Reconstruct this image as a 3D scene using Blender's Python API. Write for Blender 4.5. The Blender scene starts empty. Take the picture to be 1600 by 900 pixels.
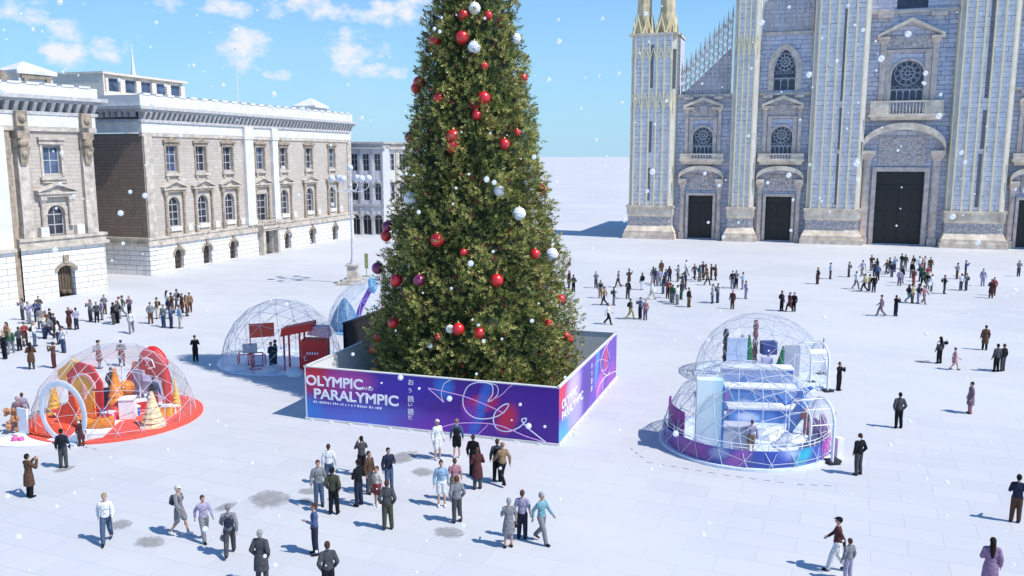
import bpy, bmesh, math, random
from mathutils import Vector, Matrix
R = math.radians
random.seed(7)
S = bpy.context.scene
COL = S.collection

# ------------------------------------------------------------------ camera, sky, sun, exposure
FPX = 1320.0; CAMH = 13.4; TH = math.atan(206 / FPX)
cd = bpy.data.cameras.new('camera'); cam = bpy.data.objects.new('camera', cd); COL.objects.link(cam)
cam.location = (0, 0, CAMH); cam.rotation_euler = (math.pi / 2 - TH, 0, 0)
cd.sensor_width = 36; cd.lens = 36 * FPX / 1600; cd.clip_end = 20000; cd.clip_start = 0.5
S.camera = cam
SUN_EL = R(52); SDX, SDY = 0.905, -0.425        # direction towards the sun, on the ground plane
world = bpy.data.worlds.new('World'); S.world = world; world.use_nodes = True
sl = bpy.data.lights.new('sun', 'SUN'); sun = bpy.data.objects.new('sun', sl); COL.objects.link(sun)
sl.energy = 5.0; sl.angle = R(0.5); sl.color = (1.0, 0.95, 0.87)
sun.rotation_euler = Vector((-SDX * math.cos(SUN_EL), -SDY * math.cos(SUN_EL), -math.sin(SUN_EL))).to_track_quat('-Z', 'Y').to_euler()
sun.location = (60, -15, 80)
S.view_settings.view_transform = 'Standard'; S.view_settings.look = 'None'
S.view_settings.gamma = 1; S.view_settings.exposure = 0.0

def ray(px, py):
    x = (px - 800) / FPX; v = (450 - py) / FPX; c, s = math.cos(TH), math.sin(TH)
    return Vector((x, c + v * s, -s + v * c))
def G(px, py, z=0.0):
    r = ray(px, py); t = (z - CAMH) / r.z
    return Vector((r.x * t, r.y * t, z))

# sky: Nishita with small fair-weather clouds mixed in by direction
nt = world.node_tree; N = nt.nodes; L = nt.links; N.clear()
wo = N.new('ShaderNodeOutputWorld'); bg = N.new('ShaderNodeBackground'); bg.inputs[1].default_value = 0.11
sky = N.new('ShaderNodeTexSky'); sky.sky_type = 'NISHITA'; sky.sun_disc = False
sky.sun_elevation = SUN_EL; sky.sun_rotation = math.atan2(SDX, SDY)
sky.air_density = 1.0; sky.dust_density = 0.35; sky.ozone_density = 2.2
tc = N.new('ShaderNodeTexCoord'); sep = N.new('ShaderNodeSeparateXYZ'); L.new(tc.outputs['Generated'], sep.inputs[0])
def M(op, a, b=None, c=None, clamp=False):
    n = N.new('ShaderNodeMath'); n.operation = op; n.use_clamp = clamp
    for i, q in enumerate((a, b, c)):
        if q is None: continue
        if isinstance(q, (int, float)): n.inputs[i].default_value = q
        else: L.new(q, n.inputs[i])
    return n.outputs[0]
az = M('ARCTAN2', sep.outputs[0], sep.outputs[1]); el = M('ARCSINE', sep.outputs[2])
cmb = N.new('ShaderNodeCombineXYZ'); L.new(az, cmb.inputs[0]); L.new(M('MULTIPLY', el, 1.5), cmb.inputs[1])
no = N.new('ShaderNodeTexNoise'); no.inputs['Scale'].default_value = 22; no.inputs['Detail'].default_value = 7; no.inputs['Roughness'].default_value = 0.62
L.new(cmb.outputs[0], no.inputs['Vector'])
no2 = N.new('ShaderNodeTexNoise'); no2.inputs['Scale'].default_value = 5; no2.inputs['Detail'].default_value = 4
L.new(cmb.outputs[0], no2.inputs['Vector'])
CL = [(35, 22, 46, 26), (105, 42, 38, 20), (103, 88, 30, 20), (180, 74, 34, 26), (380, 80, 52, 36), (440, 115, 32, 15), (345, 8, 95, 20), (560, 72, 58, 34), (470, 10, 200, 20), (620, 12, 120, 34),
      (590, 112, 60, 16), (720, 40, 60, 40), (1500, -60, 200, 60), (-150, 40, 120, 40), (-120, -160, 160, 90), (900, -260, 240, 90), (300, -420, 260, 110), (1900, 60, 160, 50)]
m = None
for (px, py, w, h) in CL:
    d = ray(px, py).normalized(); a0 = math.atan2(d.x, d.y); e0 = math.asin(d.z)
    ww = w / FPX; hh = h / FPX
    qa = M('POWER', M('MULTIPLY', M('SUBTRACT', az, a0), 1 / ww), 2.0)
    dn = M('SUBTRACT', el, e0)
    qe = M('POWER', M('MULTIPLY', dn, 1 / hh), 2.0)
    v = M('SUBTRACT', 1.0, M('ADD', qa, qe))
    m = v if m is None else M('MAXIMUM', m, v)
m = M('MAXIMUM', m, -1.2)
mk = M('ADD', M('MULTIPLY', m, 0.8), M('MULTIPLY', M('SUBTRACT', no.outputs[0], 0.55), 4.6))
mk = M('MULTIPLY', mk, 1.15, clamp=True)
mk = M('MULTIPLY', mk, 0.9)
# thin high haze streaks
wv = M('MULTIPLY', M('SUBTRACT', no2.outputs[0], 0.45), 0.9, clamp=True)
mk = M('MAXIMUM', mk, M('MULTIPLY', wv, 0.25))
hor = M('POWER', M('SUBTRACT', 1.0, M('MULTIPLY', M('ABSOLUTE', el), 1.9), clamp=True), 1.9)
mix = N.new('ShaderNodeMix'); mix.data_type = 'RGBA'
tint = N.new('ShaderNodeMix'); tint.data_type = 'RGBA'; tint.blend_type = 'MULTIPLY'; tint.inputs[0].default_value = 1; L.new(sky.outputs[0], tint.inputs[6]); tint.inputs[7].default_value = (0.56, 1.17, 1.68, 1)
hz = N.new('ShaderNodeMix'); hz.data_type = 'RGBA'; L.new(M('MULTIPLY', hor, 0.9), hz.inputs[0]); L.new(tint.outputs[2], hz.inputs[6]); hz.inputs[7].default_value = (4.3, 6.6, 8.5, 1)
L.new(mk, mix.inputs[0]); L.new(hz.outputs[2], mix.inputs[6]); mix.inputs[7].default_value = (8.6, 8.5, 8.9, 1)
L.new(mix.outputs[2], bg.inputs[0]); L.new(bg.outputs[0], wo.inputs[0])

# ------------------------------------------------------------------ materials
MATS = {}
class NB:
    """small node helper"""
    def __init__(s, name):
        s.m = bpy.data.materials.new(name); s.m.use_nodes = True; s.n = s.m.node_tree.nodes; s.l = s.m.node_tree.links
        s.p = s.n['Principled BSDF']
    def new(s, t): return s.n.new(t)
    def math(s, op, a, b=None, clamp=False):
        n = s.n.new('ShaderNodeMath'); n.operation = op; n.use_clamp = clamp
        for i, q in enumerate((a, b)):
            if q is None: continue
            if isinstance(q, (int, float)): n.inputs[i].default_value = q
            else: s.l.new(q, n.inputs[i])
        return n.outputs[0]
    def mix(s, f, a, b, mode='MIX'):
        n = s.n.new('ShaderNodeMix'); n.data_type = 'RGBA'; n.blend_type = mode
        for i, q in ((0, f), (6, a), (7, b)):
            if isinstance(q, (int, float)): n.inputs[i].default_value = q
            elif isinstance(q, tuple): n.inputs[i].default_value = (q[0], q[1], q[2], 1)
            else: s.l.new(q, n.inputs[i])
        return n.outputs[2]
    def noise(s, sc, det=4, vec=None, rough=0.55):
        n = s.n.new('ShaderNodeTexNoise'); n.inputs['Scale'].default_value = sc; n.inputs['Detail'].default_value = det; n.inputs['Roughness'].default_value = rough
        if vec is None:
            t = s.n.new('ShaderNodeTexCoord'); vec = t.outputs['Object']
        s.l.new(vec, n.inputs['Vector']); return n.outputs[0]
    def bump(s, h, st=0.3, d=0.05):
        b = s.n.new('ShaderNodeBump'); b.inputs['Strength'].default_value = st; b.inputs['Distance'].default_value = d
        s.l.new(h, b.inputs['Height']); s.l.new(b.outputs[0], s.p.inputs['Normal'])
    def set(s, col=None, rough=0.6, metal=0.0, spec=None):
        if isinstance(col, tuple): s.p.inputs['Base Color'].default_value = (col[0], col[1], col[2], 1)
        elif col is not None: s.l.new(col, s.p.inputs['Base Color'])
        s.p.inputs['Roughness'].default_value = rough; s.p.inputs['Metallic'].default_value = metal
        if spec is not None: s.p.inputs['Specular IOR Level'].default_value = spec
        return s.m
def plain(name, col, rough=0.6, metal=0.0, var=0.25, sc=3.0, bump=0.15):
    if name in MATS: return MATS[name]
    b = NB(name); f = b.noise(sc, 5)
    dk = tuple(c * (1 - var) for c in col); lt = tuple(min(1, c * (1 + var * 0.6)) for c in col)
    b.bump(b.noise(sc * 6, 4), bump, 0.02)
    f = b.math('MULTIPLY', b.math('SUBTRACT', f, 0.28), 2.2, True)
    MATS[name] = b.set(b.mix(f, dk, lt), rough, metal); return MATS[name]
def masonry(name, col, col2, mortar, bw=1.0, bh=0.4, ms=0.03, rough=0.85, stain=0.5, staincol=(0.12, 0.10, 0.08), bstr=0.5, big=0.18, patchy=0.0):
    b = NB(name); t = b.new('ShaderNodeTexCoord'); s = b.new('ShaderNodeSeparateXYZ'); b.l.new(t.outputs['Object'], s.inputs[0])
    c = b.new('ShaderNodeCombineXYZ'); b.l.new(b.math('ADD', s.outputs[0], s.outputs[1]), c.inputs[0]); b.l.new(s.outputs[2], c.inputs[1])
    br = b.new('ShaderNodeTexBrick'); b.l.new(c.outputs[0], br.inputs['Vector'])
    br.inputs['Color1'].default_value = (*col, 1); br.inputs['Color2'].default_value = (*col2, 1); br.inputs['Mortar'].default_value = (*mortar, 1)
    br.inputs['Scale'].default_value = 1; br.inputs['Brick Width'].default_value = bw; br.inputs['Row Height'].default_value = bh
    br.inputs['Mortar Size'].default_value = ms; br.inputs['Bias'].default_value = 0.0; br.offset = .37; br.squash = 1.5; br.squash_frequency = 3; br.inputs['Mortar Smooth'].default_value = 0.3
    n1 = b.noise(big, 6, t.outputs['Object'], 0.65); n2 = b.noise(3.2, 5, t.outputs['Object'], 0.7)
    f = b.math('MULTIPLY', b.math('SUBTRACT', b.math('ADD', b.math('MULTIPLY', n1, 0.6), b.math('MULTIPLY', n2, 0.4)), 0.46), 3.4 * stain, True)
    bc = br.outputs['Color']
    if patchy:
        n3 = b.noise(0.9, 5, t.outputs['Object'], 0.75); pm = b.math('MULTIPLY', b.math('SUBTRACT', n3, 0.60-patchy*.25), 6, True)
        bc = b.mix(b.math('MULTIPLY', pm, patchy), bc, tuple((x+y)/2 for x, y in zip(col, col2)))
        n4 = b.noise(0.22, 3, t.outputs['Object'], 0.6); bc = b.mix(b.math('MULTIPLY', b.math('SUBTRACT', n4, .5), 2.4, True), bc, (0.72, 0.66, 0.68))
    out = b.mix(f, bc, staincol)
    mp = b.new('ShaderNodeMapping'); mp.inputs['Scale'].default_value = (1.6, 1.6, .13); b.l.new(t.outputs['Object'], mp.inputs[0]); n5 = b.noise(1.3, 5, mp.outputs[0], .7)
    out = b.mix(b.math('MULTIPLY', b.math('MULTIPLY', b.math('SUBTRACT', n5, .56), 5.0, True), .55), out, tuple(x*.8 for x in staincol))
    b.bump(b.math('ADD', b.math('MULTIPLY', br.outputs['Fac'], -1.0), b.math('MULTIPLY', n2, 0.8)), bstr, 0.05)
    MATS[name] = b.set(out, rough); return MATS[name]

M_STONE_A = masonry('limestone ashlar', (0.56, 0.50, 0.44), (0.48, 0.43, 0.38), (0.38, 0.34, 0.29), 0.9, 0.35, 0.02, stain=0.55, staincol=(0.27, 0.22, 0.18))
M_STONE_SHADE = masonry('brown ashlar darkened as shade', (0.27, 0.205, 0.155), (0.22, 0.17, 0.13), (0.14, 0.11, 0.09), 0.9, 0.35, 0.03, stain=0.5, staincol=(0.11, 0.09, 0.08))  # darker copy of the limestone: shade on the end wall put into colour
M_RUST = masonry('white rusticated blocks', (0.80, 0.79, 0.77), (0.76, 0.75, 0.73), (0.42, 0.40, 0.38), 1.5, 0.55, 0.035, stain=0.35, staincol=(0.50, 0.46, 0.41), bstr=0.9)
M_TRIM = plain('pale stone trim', (0.55, 0.49, 0.42), 0.8, var=0.42, sc=1.6, bump=0.5)
M_TRIMD = plain('weathered stone trim', (0.37, 0.30, 0.23), 0.85, var=0.5, sc=2.0, bump=0.6)
M_WHITE = plain('white painted stone', (0.70, 0.69, 0.67), 0.75, var=0.18, sc=1.0, bump=0.3)
M_CORN = plain('grey cornice stone', (0.50, 0.49, 0.49), 0.8, var=0.3, sc=2.4, bump=0.5)
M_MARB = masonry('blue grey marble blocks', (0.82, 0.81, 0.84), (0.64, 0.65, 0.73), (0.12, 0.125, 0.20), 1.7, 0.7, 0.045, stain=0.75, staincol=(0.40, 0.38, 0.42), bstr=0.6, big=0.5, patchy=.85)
M_MARBW = masonry('blue grey marble darkened as recess shade', (0.66, 0.67, 0.76), (0.47, 0.50, 0.63), (0.09, 0.10, 0.18), 1.5, 0.66, 0.045, stain=0.8, staincol=(0.24, 0.24, 0.30), bstr=0.7, big=0.4, patchy=.7)  # same marble, with the shade of the recessed bays put into its colour
M_MTRIM = plain('veined pinkish marble trim', (0.66, 0.55, 0.48), 0.75, var=0.35, sc=1.3, bump=0.6)
M_MPED = plain('cream marble pedestal', (0.84, 0.68, 0.53), 0.75, var=0.4, sc=0.9, bump=0.6)
M_MCARV = plain('carved grey marble', (0.58, 0.52, 0.50), 0.85, var=0.6, sc=4.5, bump=1.0)
M_GOLD = plain('cream gold marble rib', (0.95, 0.82, 0.50), 0.6, var=0.15, sc=1.5, bump=0.3)
M_OBEL = plain('ochre marble pinnacle', (0.62, 0.50, 0.32), 0.75, var=0.4, sc=0.9, bump=0.6)
M_SLOT = plain('dark stone slot', (0.20, 0.19, 0.22), 0.9, var=0.3)
M_ROOF = plain('pale roof felt', (0.55, 0.55, 0.56), 0.9, var=0.15)
def glass(name, col, rough=0.12):
    b = NB(name); f = b.math('MULTIPLY', b.math('SUBTRACT', b.noise(0.9, 3), 0.35), 3.0, True)
    b.bump(b.noise(1.4, 2), 0.25, 0.05)
    MATS[name] = b.set(b.mix(f, col, tuple(c * 2.4 + 0.015 for c in col)), rough, 0.0, 0.8); return MATS[name]
M_GLASS = glass('dark window glass', (0.016, 0.018, 0.026)); M_GLASSB = glass('blue window glass', (0.035, 0.055, 0.10), 0.12)
M_GLASSC = glass('leaded church glass', (0.012, 0.016, 0.035), 0.25)
M_FRAME = plain('white window frame', (0.45, 0.45, 0.46), 0.6, var=0.1); M_DARKW = plain('dark wood door', (0.020, 0.015, 0.016), 0.45, var=0.6, sc=5)
M_LEAD = plain('window tracery stone', (0.50, 0.51, 0.58), 0.8)
M_IRON = plain('rusty iron grille', (0.14, 0.10, 0.07), 0.7, var=0.5, sc=6)

# ------------------------------------------------------------------ mesh collection and object helpers
class MB:
    def __init__(s): s.v = []; s.f = []; s.mi = []; s.cur = 0
    def add(s, vs, fs):
        o = len(s.v); s.v += [tuple(v) for v in vs]
        for f in fs: s.f.append(tuple(i + o for i in f)); s.mi.append(s.cur)
        return s
    def box(s, x0, x1, y0, y1, z0, z1):
        return s.add([(x0,y0,z0),(x1,y0,z0),(x1,y1,z0),(x0,y1,z0),(x0,y0,z1),(x1,y0,z1),(x1,y1,z1),(x0,y1,z1)],
                     [(0,3,2,1),(4,5,6,7),(0,1,5,4),(1,2,6,5),(2,3,7,6),(3,0,4,7)])
    def frust(s, x0, x1, y0, y1, z0, a0, a1, b0, b1, z1):
        return s.add([(x0,y0,z0),(x1,y0,z0),(x1,y1,z0),(x0,y1,z0),(a0,b0,z1),(a1,b0,z1),(a1,b1,z1),(a0,b1,z1)],
                     [(0,3,2,1),(4,5,6,7),(0,1,5,4),(1,2,6,5),(2,3,7,6),(3,0,4,7)])
    def prism(s, pts, y0, y1):      # outline in x,z
        n = len(pts); vs = [(x, y0, z) for x, z in pts] + [(x, y1, z) for x, z in pts]
        fs = [tuple(range(n)), tuple(range(2*n-1, n-1, -1))] + [(i, i+n, (i+1) % n + n, (i+1) % n) for i in range(n)]
        return s.add(vs, fs)
    def slab(s, pts, z0, z1):       # outline in x,y
        n = len(pts); vs = [(x, y, z0) for x, y in pts] + [(x, y, z1) for x, y in pts]
        fs = [tuple(range(n-1, -1, -1)), tuple(range(n, 2*n))] + [(i, (i+1) % n, (i+1) % n + n, i+n) for i in range(n)]
        return s.add(vs, fs)
    def tube(s, p0, p1, r0, r1=None, n=6, caps=True):
        r1 = r0 if r1 is None else r1; a = Vector(p0); b = Vector(p1); d = (b - a)
        if d.length < 1e-6: return s
        d.normalize(); u = d.orthogonal().normalized(); w = d.cross(u); vs = []
        for c, r in ((a, r0), (b, r1)):
            for i in range(n):
                t = 2*math.pi*i/n; vs.append(c + (u*math.cos(t) + w*math.sin(t))*r)
        fs = [(i, (i+1) % n, (i+1) % n + n, i+n) for i in range(n)]
        if caps: fs += [tuple(range(n-1, -1, -1)), tuple(range(n, 2*n))]
        return s.add(vs, fs)
    def path(s, pts, r, n=6, closed=False, flat=None):
        pts = [Vector(p) for p in pts]; k = len(pts); vs = []; prev = None
        for i, p in enumerate(pts):
            a = pts[(i-1) % k] if (closed or i > 0) else p; b = pts[(i+1) % k] if (closed or i < k-1) else p
            d = (b - a).normalized()
            if prev is None: u = d.orthogonal().normalized()
            else:
                u = prev - d * prev.dot(d); u = u.normalized() if u.length > 1e-6 else d.orthogonal().normalized()
            prev = u; w = d.cross(u); rr = r[i] if isinstance(r, (list, tuple)) else r
            for j in range(n):
                t = 2*math.pi*j/n; q = (u*math.cos(t) + w*math.sin(t))*rr
                if flat: q = q - flat * q.dot(flat) * 0.8
                vs.append(p + q)
        fs = []
        for i in range(k if closed else k-1):
            for j in range(n):
                fs.append((i*n+j, i*n+(j+1) % n, ((i+1) % k)*n+(j+1) % n, ((i+1) % k)*n+j))
        if not closed: fs += [tuple(range(n-1, -1, -1)), tuple(range((k-1)*n, k*n))]
        return s.add(vs, fs)
    def lathe(s, prof, cx=0, cy=0, n=12, sy=1.0):
        vs = []
        for r, z in prof:
            for i in range(n):
                t = 2*math.pi*i/n; vs.append((cx + r*math.cos(t), cy + r*math.sin(t)*sy, z))
        k = len(prof); fs = []
        for a in range(k-1):
            for i in range(n): fs.append((a*n+i, a*n+(i+1) % n, (a+1)*n+(i+1) % n, (a+1)*n+i))
        fs += [tuple(range(n-1, -1, -1)), tuple(range((k-1)*n, k*n))]
        return s.add(vs, fs)
    def ball(s, c, r, n=12, m=8, sc=(1, 1, 1)):
        vs = [(c[0], c[1], c[2]-r*sc[2])]
        for a in range(1, m):
            p = -math.pi/2 + math.pi*a/m
            for i in range(n):
                t = 2*math.pi*i/n; vs.append((c[0]+r*sc[0]*math.cos(p)*math.cos(t), c[1]+r*sc[1]*math.cos(p)*math.sin(t), c[2]+r*sc[2]*math.sin(p)))
        vs.append((c[0], c[1], c[2]+r*sc[2])); fs = [(0, 1+(i+1) % n, 1+i) for i in range(n)]
        for a in range(m-2):
            for i in range(n): fs.append((1+a*n+i, 1+a*n+(i+1) % n, 1+(a+1)*n+(i+1) % n, 1+(a+1)*n+i))
        t = len(vs)-1; fs += [(1+(m-2)*n+i, 1+(m-2)*n+(i+1) % n, t) for i in range(n)]
        return s.add(vs, fs)
    def mesh(s, name, mats, smooth=False):
        me = bpy.data.meshes.new(name); me.from_pydata(s.v, [], s.f)
        for m_ in (mats if isinstance(mats, (list, tuple)) else [mats]): me.materials.append(m_)
        me.polygons.foreach_set('material_index', s.mi)
        bm = bmesh.new(); bm.from_mesh(me); bmesh.ops.recalc_face_normals(bm, faces=bm.faces); bm.to_mesh(me); bm.free()
        if smooth: me.polygons.foreach_set('use_smooth', [True]*len(me.polygons))
        me.update(); return me
    def build(s, name, mats, parent=None, smooth=False, loc=None, label=None):
        o = bpy.data.objects.new(name, s.mesh(name, mats, smooth)); COL.objects.link(o)
        if parent is not None: o.parent = parent
        if loc is not None: o.location = loc
        if label: o['label'] = label
        return o
def empty(name, label, cat, loc=(0, 0, 0), rz=0.0, group=None):
    o = bpy.data.objects.new(name, None); COL.objects.link(o); o.location = loc; o.rotation_euler = (0, 0, rz)
    o.empty_display_size = 0.3; o['label'] = label; o['category'] = cat
    if group: o['group'] = group
    return o
def tag(o, label=None, cat=None, group=None, kind=None):
    for k, v in (('label', label), ('category', cat), ('group', group), ('kind', kind)):
        if v: o[k] = v
    return o
def copy_tree(o, parent=None):
    c = o.copy(); COL.objects.link(c)
    if parent is not None: c.parent = parent
    for ch in list(o.children): copy_tree(ch, c)
    return c
def smoothpts(pts, k=6):
    P = [Vector(p) for p in pts]; out = []
    for i in range(len(P)-1):
        a = P[max(i-1, 0)]; b = P[i]; c = P[i+1]; d = P[min(i+2, len(P)-1)]
        for j in range(k):
            t = j/k; out.append(0.5*((2*b) + (c-a)*t + (2*a-5*b+4*c-d)*t*t + (3*b-a-3*c+d)*t**3))
    out.append(P[-1]); return out

# ------------------------------------------------------------------ the square
b = NB('pale paving dusted with snow'); t = b.new('ShaderNodeTexCoord'); mp = b.new('ShaderNodeMapping'); b.l.new(t.outputs['Object'], mp.inputs[0]); mp.inputs['Rotation'].default_value = (0, 0, R(22))
br = b.new('ShaderNodeTexBrick'); b.l.new(mp.outputs[0], br.inputs['Vector']); br.inputs['Scale'].default_value = 1; br.inputs['Brick Width'].default_value = 2.4; br.inputs['Row Height'].default_value = 1.2
br.inputs['Mortar Size'].default_value = 0.018; br.inputs['Color1'].default_value = (0.545, 0.545, 0.56, 1); br.inputs['Color2'].default_value = (0.505, 0.51, 0.53, 1); br.inputs['Mortar'].default_value = (0.445, 0.45, 0.47, 1)
n1 = b.noise(0.05, 6, t.outputs['Object']); n2 = b.noise(0.35, 6, t.outputs['Object'], 0.7)
c1 = b.mix(b.math('MULTIPLY', b.math('SUBTRACT', n1, 0.44), 3.5, True), br.outputs['Color'], (0.60, 0.60, 0.61))
c2 = b.mix(b.math('MULTIPLY', b.math('SUBTRACT', n2, 0.60), 2.2, True), c1, (0.45, 0.455, 0.47))
b.bump(n2, 0.12, 0.03); M_GROUND = b.set(c2, 0.72, 0, 0.25)
g = MB(); g.add([(-9000, -60, 0), (9000, -60, 0), (9000, 14000, 0), (-9000, 14000, 0)], [(0, 1, 2, 3)])
tag(g.build('ground', M_GROUND), 'wide pale paved square lightly dusted with snow', None, None, 'structure')
# thawed grey patches of bare paving
b = NB('bare grey paving'); n = b.noise(1.5, 6, None, 0.75); t = b.new('ShaderNodeTexCoord'); vl = b.new('ShaderNodeVectorMath'); vl.operation = 'LENGTH'
b.l.new(t.outputs['Object'], vl.inputs[0]); fl = b.math('SUBTRACT', b.math('ADD', b.math('MULTIPLY', n, 1.9), 0.02), b.math('MULTIPLY', vl.outputs[1], 0.85))
b.set(b.mix(n, (0.50, 0.49, 0.49), (0.28, 0.27, 0.26)), 0.9); b.l.new(b.math('MULTIPLY', fl, .8, True), b.p.inputs['Alpha']); M_BARE = b.m
for i, (px, py, w) in enumerate([(233, 847, 34), (420, 780, 40), (352, 792, 16), (700, 832, 34), (660, 738, 22), (628, 715, 26), (480, 768, 22), (188, 820, 22), (100, 733, 14), (1440, 565, 14), (478, 783, 14)]):
    c = G(px, py); r = w * c.y / FPX * 0.68; gm = MB(); gm.slab([(1.15*math.cos(2*math.pi*k/24), 1.15*math.sin(2*math.pi*k/24)) for k in range(24)], 0, 0.001)
    o = gm.build('bare_paving', M_BARE); o.location = (c.x, c.y, 0.004 + i*0.0004); o.scale = (r*1.1, r*(.9+.5*(i % 3)), 1); o.rotation_euler = (0, 0, [-.3, .4, -.6][i % 3])
    tag(o, 'irregular grey patch of bare paving in the pale square', None, None, 'structure')
M_LINE = plain('grey painted dashes', (0.28, 0.29, 0.33), 0.8)
def dashes(pts, step=0.55):
    gm = MB(); P = [G(*p) for p in pts]
    for a, c in zip(P, P[1:]):
        d = c-a; n_ = int(d.length/step); u = d.normalized(); w = Vector((-u.y, u.x, 0))*0.03
        for k in range(n_):
            p = a+u*k*step; q = p+u*step*0.5; gm.add([p-w, q-w, q+w, p+w], [(0, 1, 2, 3)])
    o = gm.build('dashed_line', M_LINE); o.location = (0, 0, 0.008); tag(o, 'row of fine grey dashes marked on the paving', None, None, 'structure')
dashes([(1010, 722), (1130, 742), (1245, 757), (1320, 760)]); dashes([(118, 696), (170, 706)]); dashes([(985, 700), (1012, 722)])

# ------------------------------------------------------------------ buildings
def wall_open(mb, x0, x1, z0, z1, y, ops, depth=0.4):
    """front wall at y with recessed openings (x0,x1,z0,z1,arched)"""
    xs = sorted(set([x0, x1] + [v for o in ops for v in o[:2]])); zs = sorted(set([z0, z1] + [v for o in ops for v in o[2:4]]))
    for i in range(len(xs)-1):
        for j in range(len(zs)-1):
            cx = (xs[i]+xs[i+1])/2; cz = (zs[j]+zs[j+1])/2
            if any(o[0] < cx < o[1] and o[2] < cz < o[3] for o in ops): continue
            mb.add([(xs[i], y, zs[j]), (xs[i+1], y, zs[j]), (xs[i+1], y, zs[j+1]), (xs[i], y, zs[j+1])], [(0, 1, 2, 3)])
    for o in ops:
        a, c, e, f = o[:4]; ar = o[4] if len(o) > 4 else 0
        yb = y+depth; zs_ = f - (c-a)/2*ar if ar else f
        mb.add([(a, y, e), (a, yb, e), (a, yb, zs_), (a, y, zs_)], [(0, 1, 2, 3)]); mb.add([(c, y, e), (c, yb, e), (c, yb, zs_), (c, y, zs_)], [(3, 2, 1, 0)])
        mb.add([(a, y, e), (c, y, e), (c, yb, e), (a, yb, e)], [(0, 1, 2, 3)])
        if not ar: mb.add([(a, y, f), (c, y, f), (c, yb, f), (a, yb, f)], [(3, 2, 1, 0)])
        else:
            P = archpts(a, c, zs_, f, ar)
            for p, q in zip(P, P[1:]):
                mb.add([(p[0], y, p[1]), (q[0], y, q[1]), (q[0], yb, q[1]), (p[0], yb, p[1])], [(3, 2, 1, 0)])
                cx = a if (p[0]+q[0])/2 < (a+c)/2 else c
                mb.add([(cx, y, f), (p[0], y, p[1]), (q[0], y, q[1])], [(0, 1, 2)])
def archpts(a, c, zs, f, ar, n=12):
    """semicircle (ar=1), segmental (<1) or pointed (>1) arch from left to right"""
    cx = (a+c)/2; w = (c-a)/2; h = f-zs; out = []
    for i in range(n+1):
        if ar <= 1: t = math.pi*(1-i/n); out.append((cx+w*math.cos(t), zs+h*math.sin(t)))
        else:
            s = i/n; k = 1-abs(2*s-1); x = -w + 2*w*s; ax = abs(x)/w
            out.append((cx+x, zs + h*(1-ax**1.7)**0.75))
    return out
def archband(mb, a, c, zs, f, ar, t, y0, y1, n=12):
    P = archpts(a, c, zs, f, ar, n); Q = archpts(a-t, c+t, zs, f+t, ar, n)
    for i in range(n): 
        mb.add([(P[i][0], y0, P[i][1]), (P[i+1][0], y0, P[i+1][1]), (Q[i+1][0], y0, Q[i+1][1]), (Q[i][0], y0, Q[i][1]),
                (P[i][0], y1, P[i][1]), (P[i+1][0], y1, P[i+1][1]), (Q[i+1][0], y1, Q[i+1][1]), (Q[i][0], y1, Q[i][1])],
               [(0, 1, 2, 3), (7, 6, 5, 4), (0, 4, 5, 1), (2, 6, 7, 3), (0, 3, 7, 4), (1, 5, 6, 2)])
def window(par, a, c, e, f, y, arch=0, gm=M_GLASS, bars=(1, 2), fw=0.09, lb=None):
    zs = f-(c-a)/2*arch if arch else f; w = MB()
    w.box(a, a+fw, y, y+0.08, e, zs); w.box(c-fw, c, y, y+0.08, e, zs); w.box(a+fw, c-fw, y, y+0.08, e, e+fw)
    if arch: archband(w, a+fw, c-fw, zs, f-fw, arch, fw, y, y+0.08, 10)
    else: w.box(a+fw, c-fw, y, y+0.08, f-fw, f)
    for k in range(bars[0]):
        x = a+(c-a)*(k+1)/(bars[0]+1); w.box(x-fw/2, x+fw/2, y+0.005, y+0.07, e+fw, f-fw)
    for k in range(bars[1]):
        z = e+(zs-e)*(k+1)/(bars[1]+(0 if arch else 1)); w.box(a+fw, c-fw, y+0.01, y+0.065, z-fw/2, z+fw/2)
    o = w.build('window', M_FRAME, par); g_ = MB()
    if arch: P = archpts(a+0.01, c-0.01, zs, f-0.01, arch); g_.add([(a+.01, y+0.05, e)] + [(x, y+0.05, z) for x, z in P] + [(c-.01, y+0.05, e)], [tuple(range(len(P)+2))])
    else: g_.add([(a, y+.05, e), (c, y+.05, e), (c, y+.05, f), (a, y+.05, f)], [(0, 1, 2, 3)])
    # pale curtain edges behind the panes
    g_.build('pane', gm, o)
    return o
def gable(mb, cx, hw, z0, z1, y0, y1, t=0.22):
    """raking pediment: cornice strips round a recessed field"""
    mb.box(cx-hw, cx+hw, y0, y1, z0, z0+t*0.9)
    for s in (-1, 1):
        pts = [(cx+s*hw, z0+t), (cx+s*(hw+0.1), z0+t*1.9), (cx, z1+t), (cx, z1-t*0.2)]
        mb.prism(pts, y0-0.08, y1)
    mb.prism([(cx-hw+0.1, z0+t*.9), (cx+hw-0.1, z0+t*.9), (cx, z1-t*0.25)], y0+0.25, y1)
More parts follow.
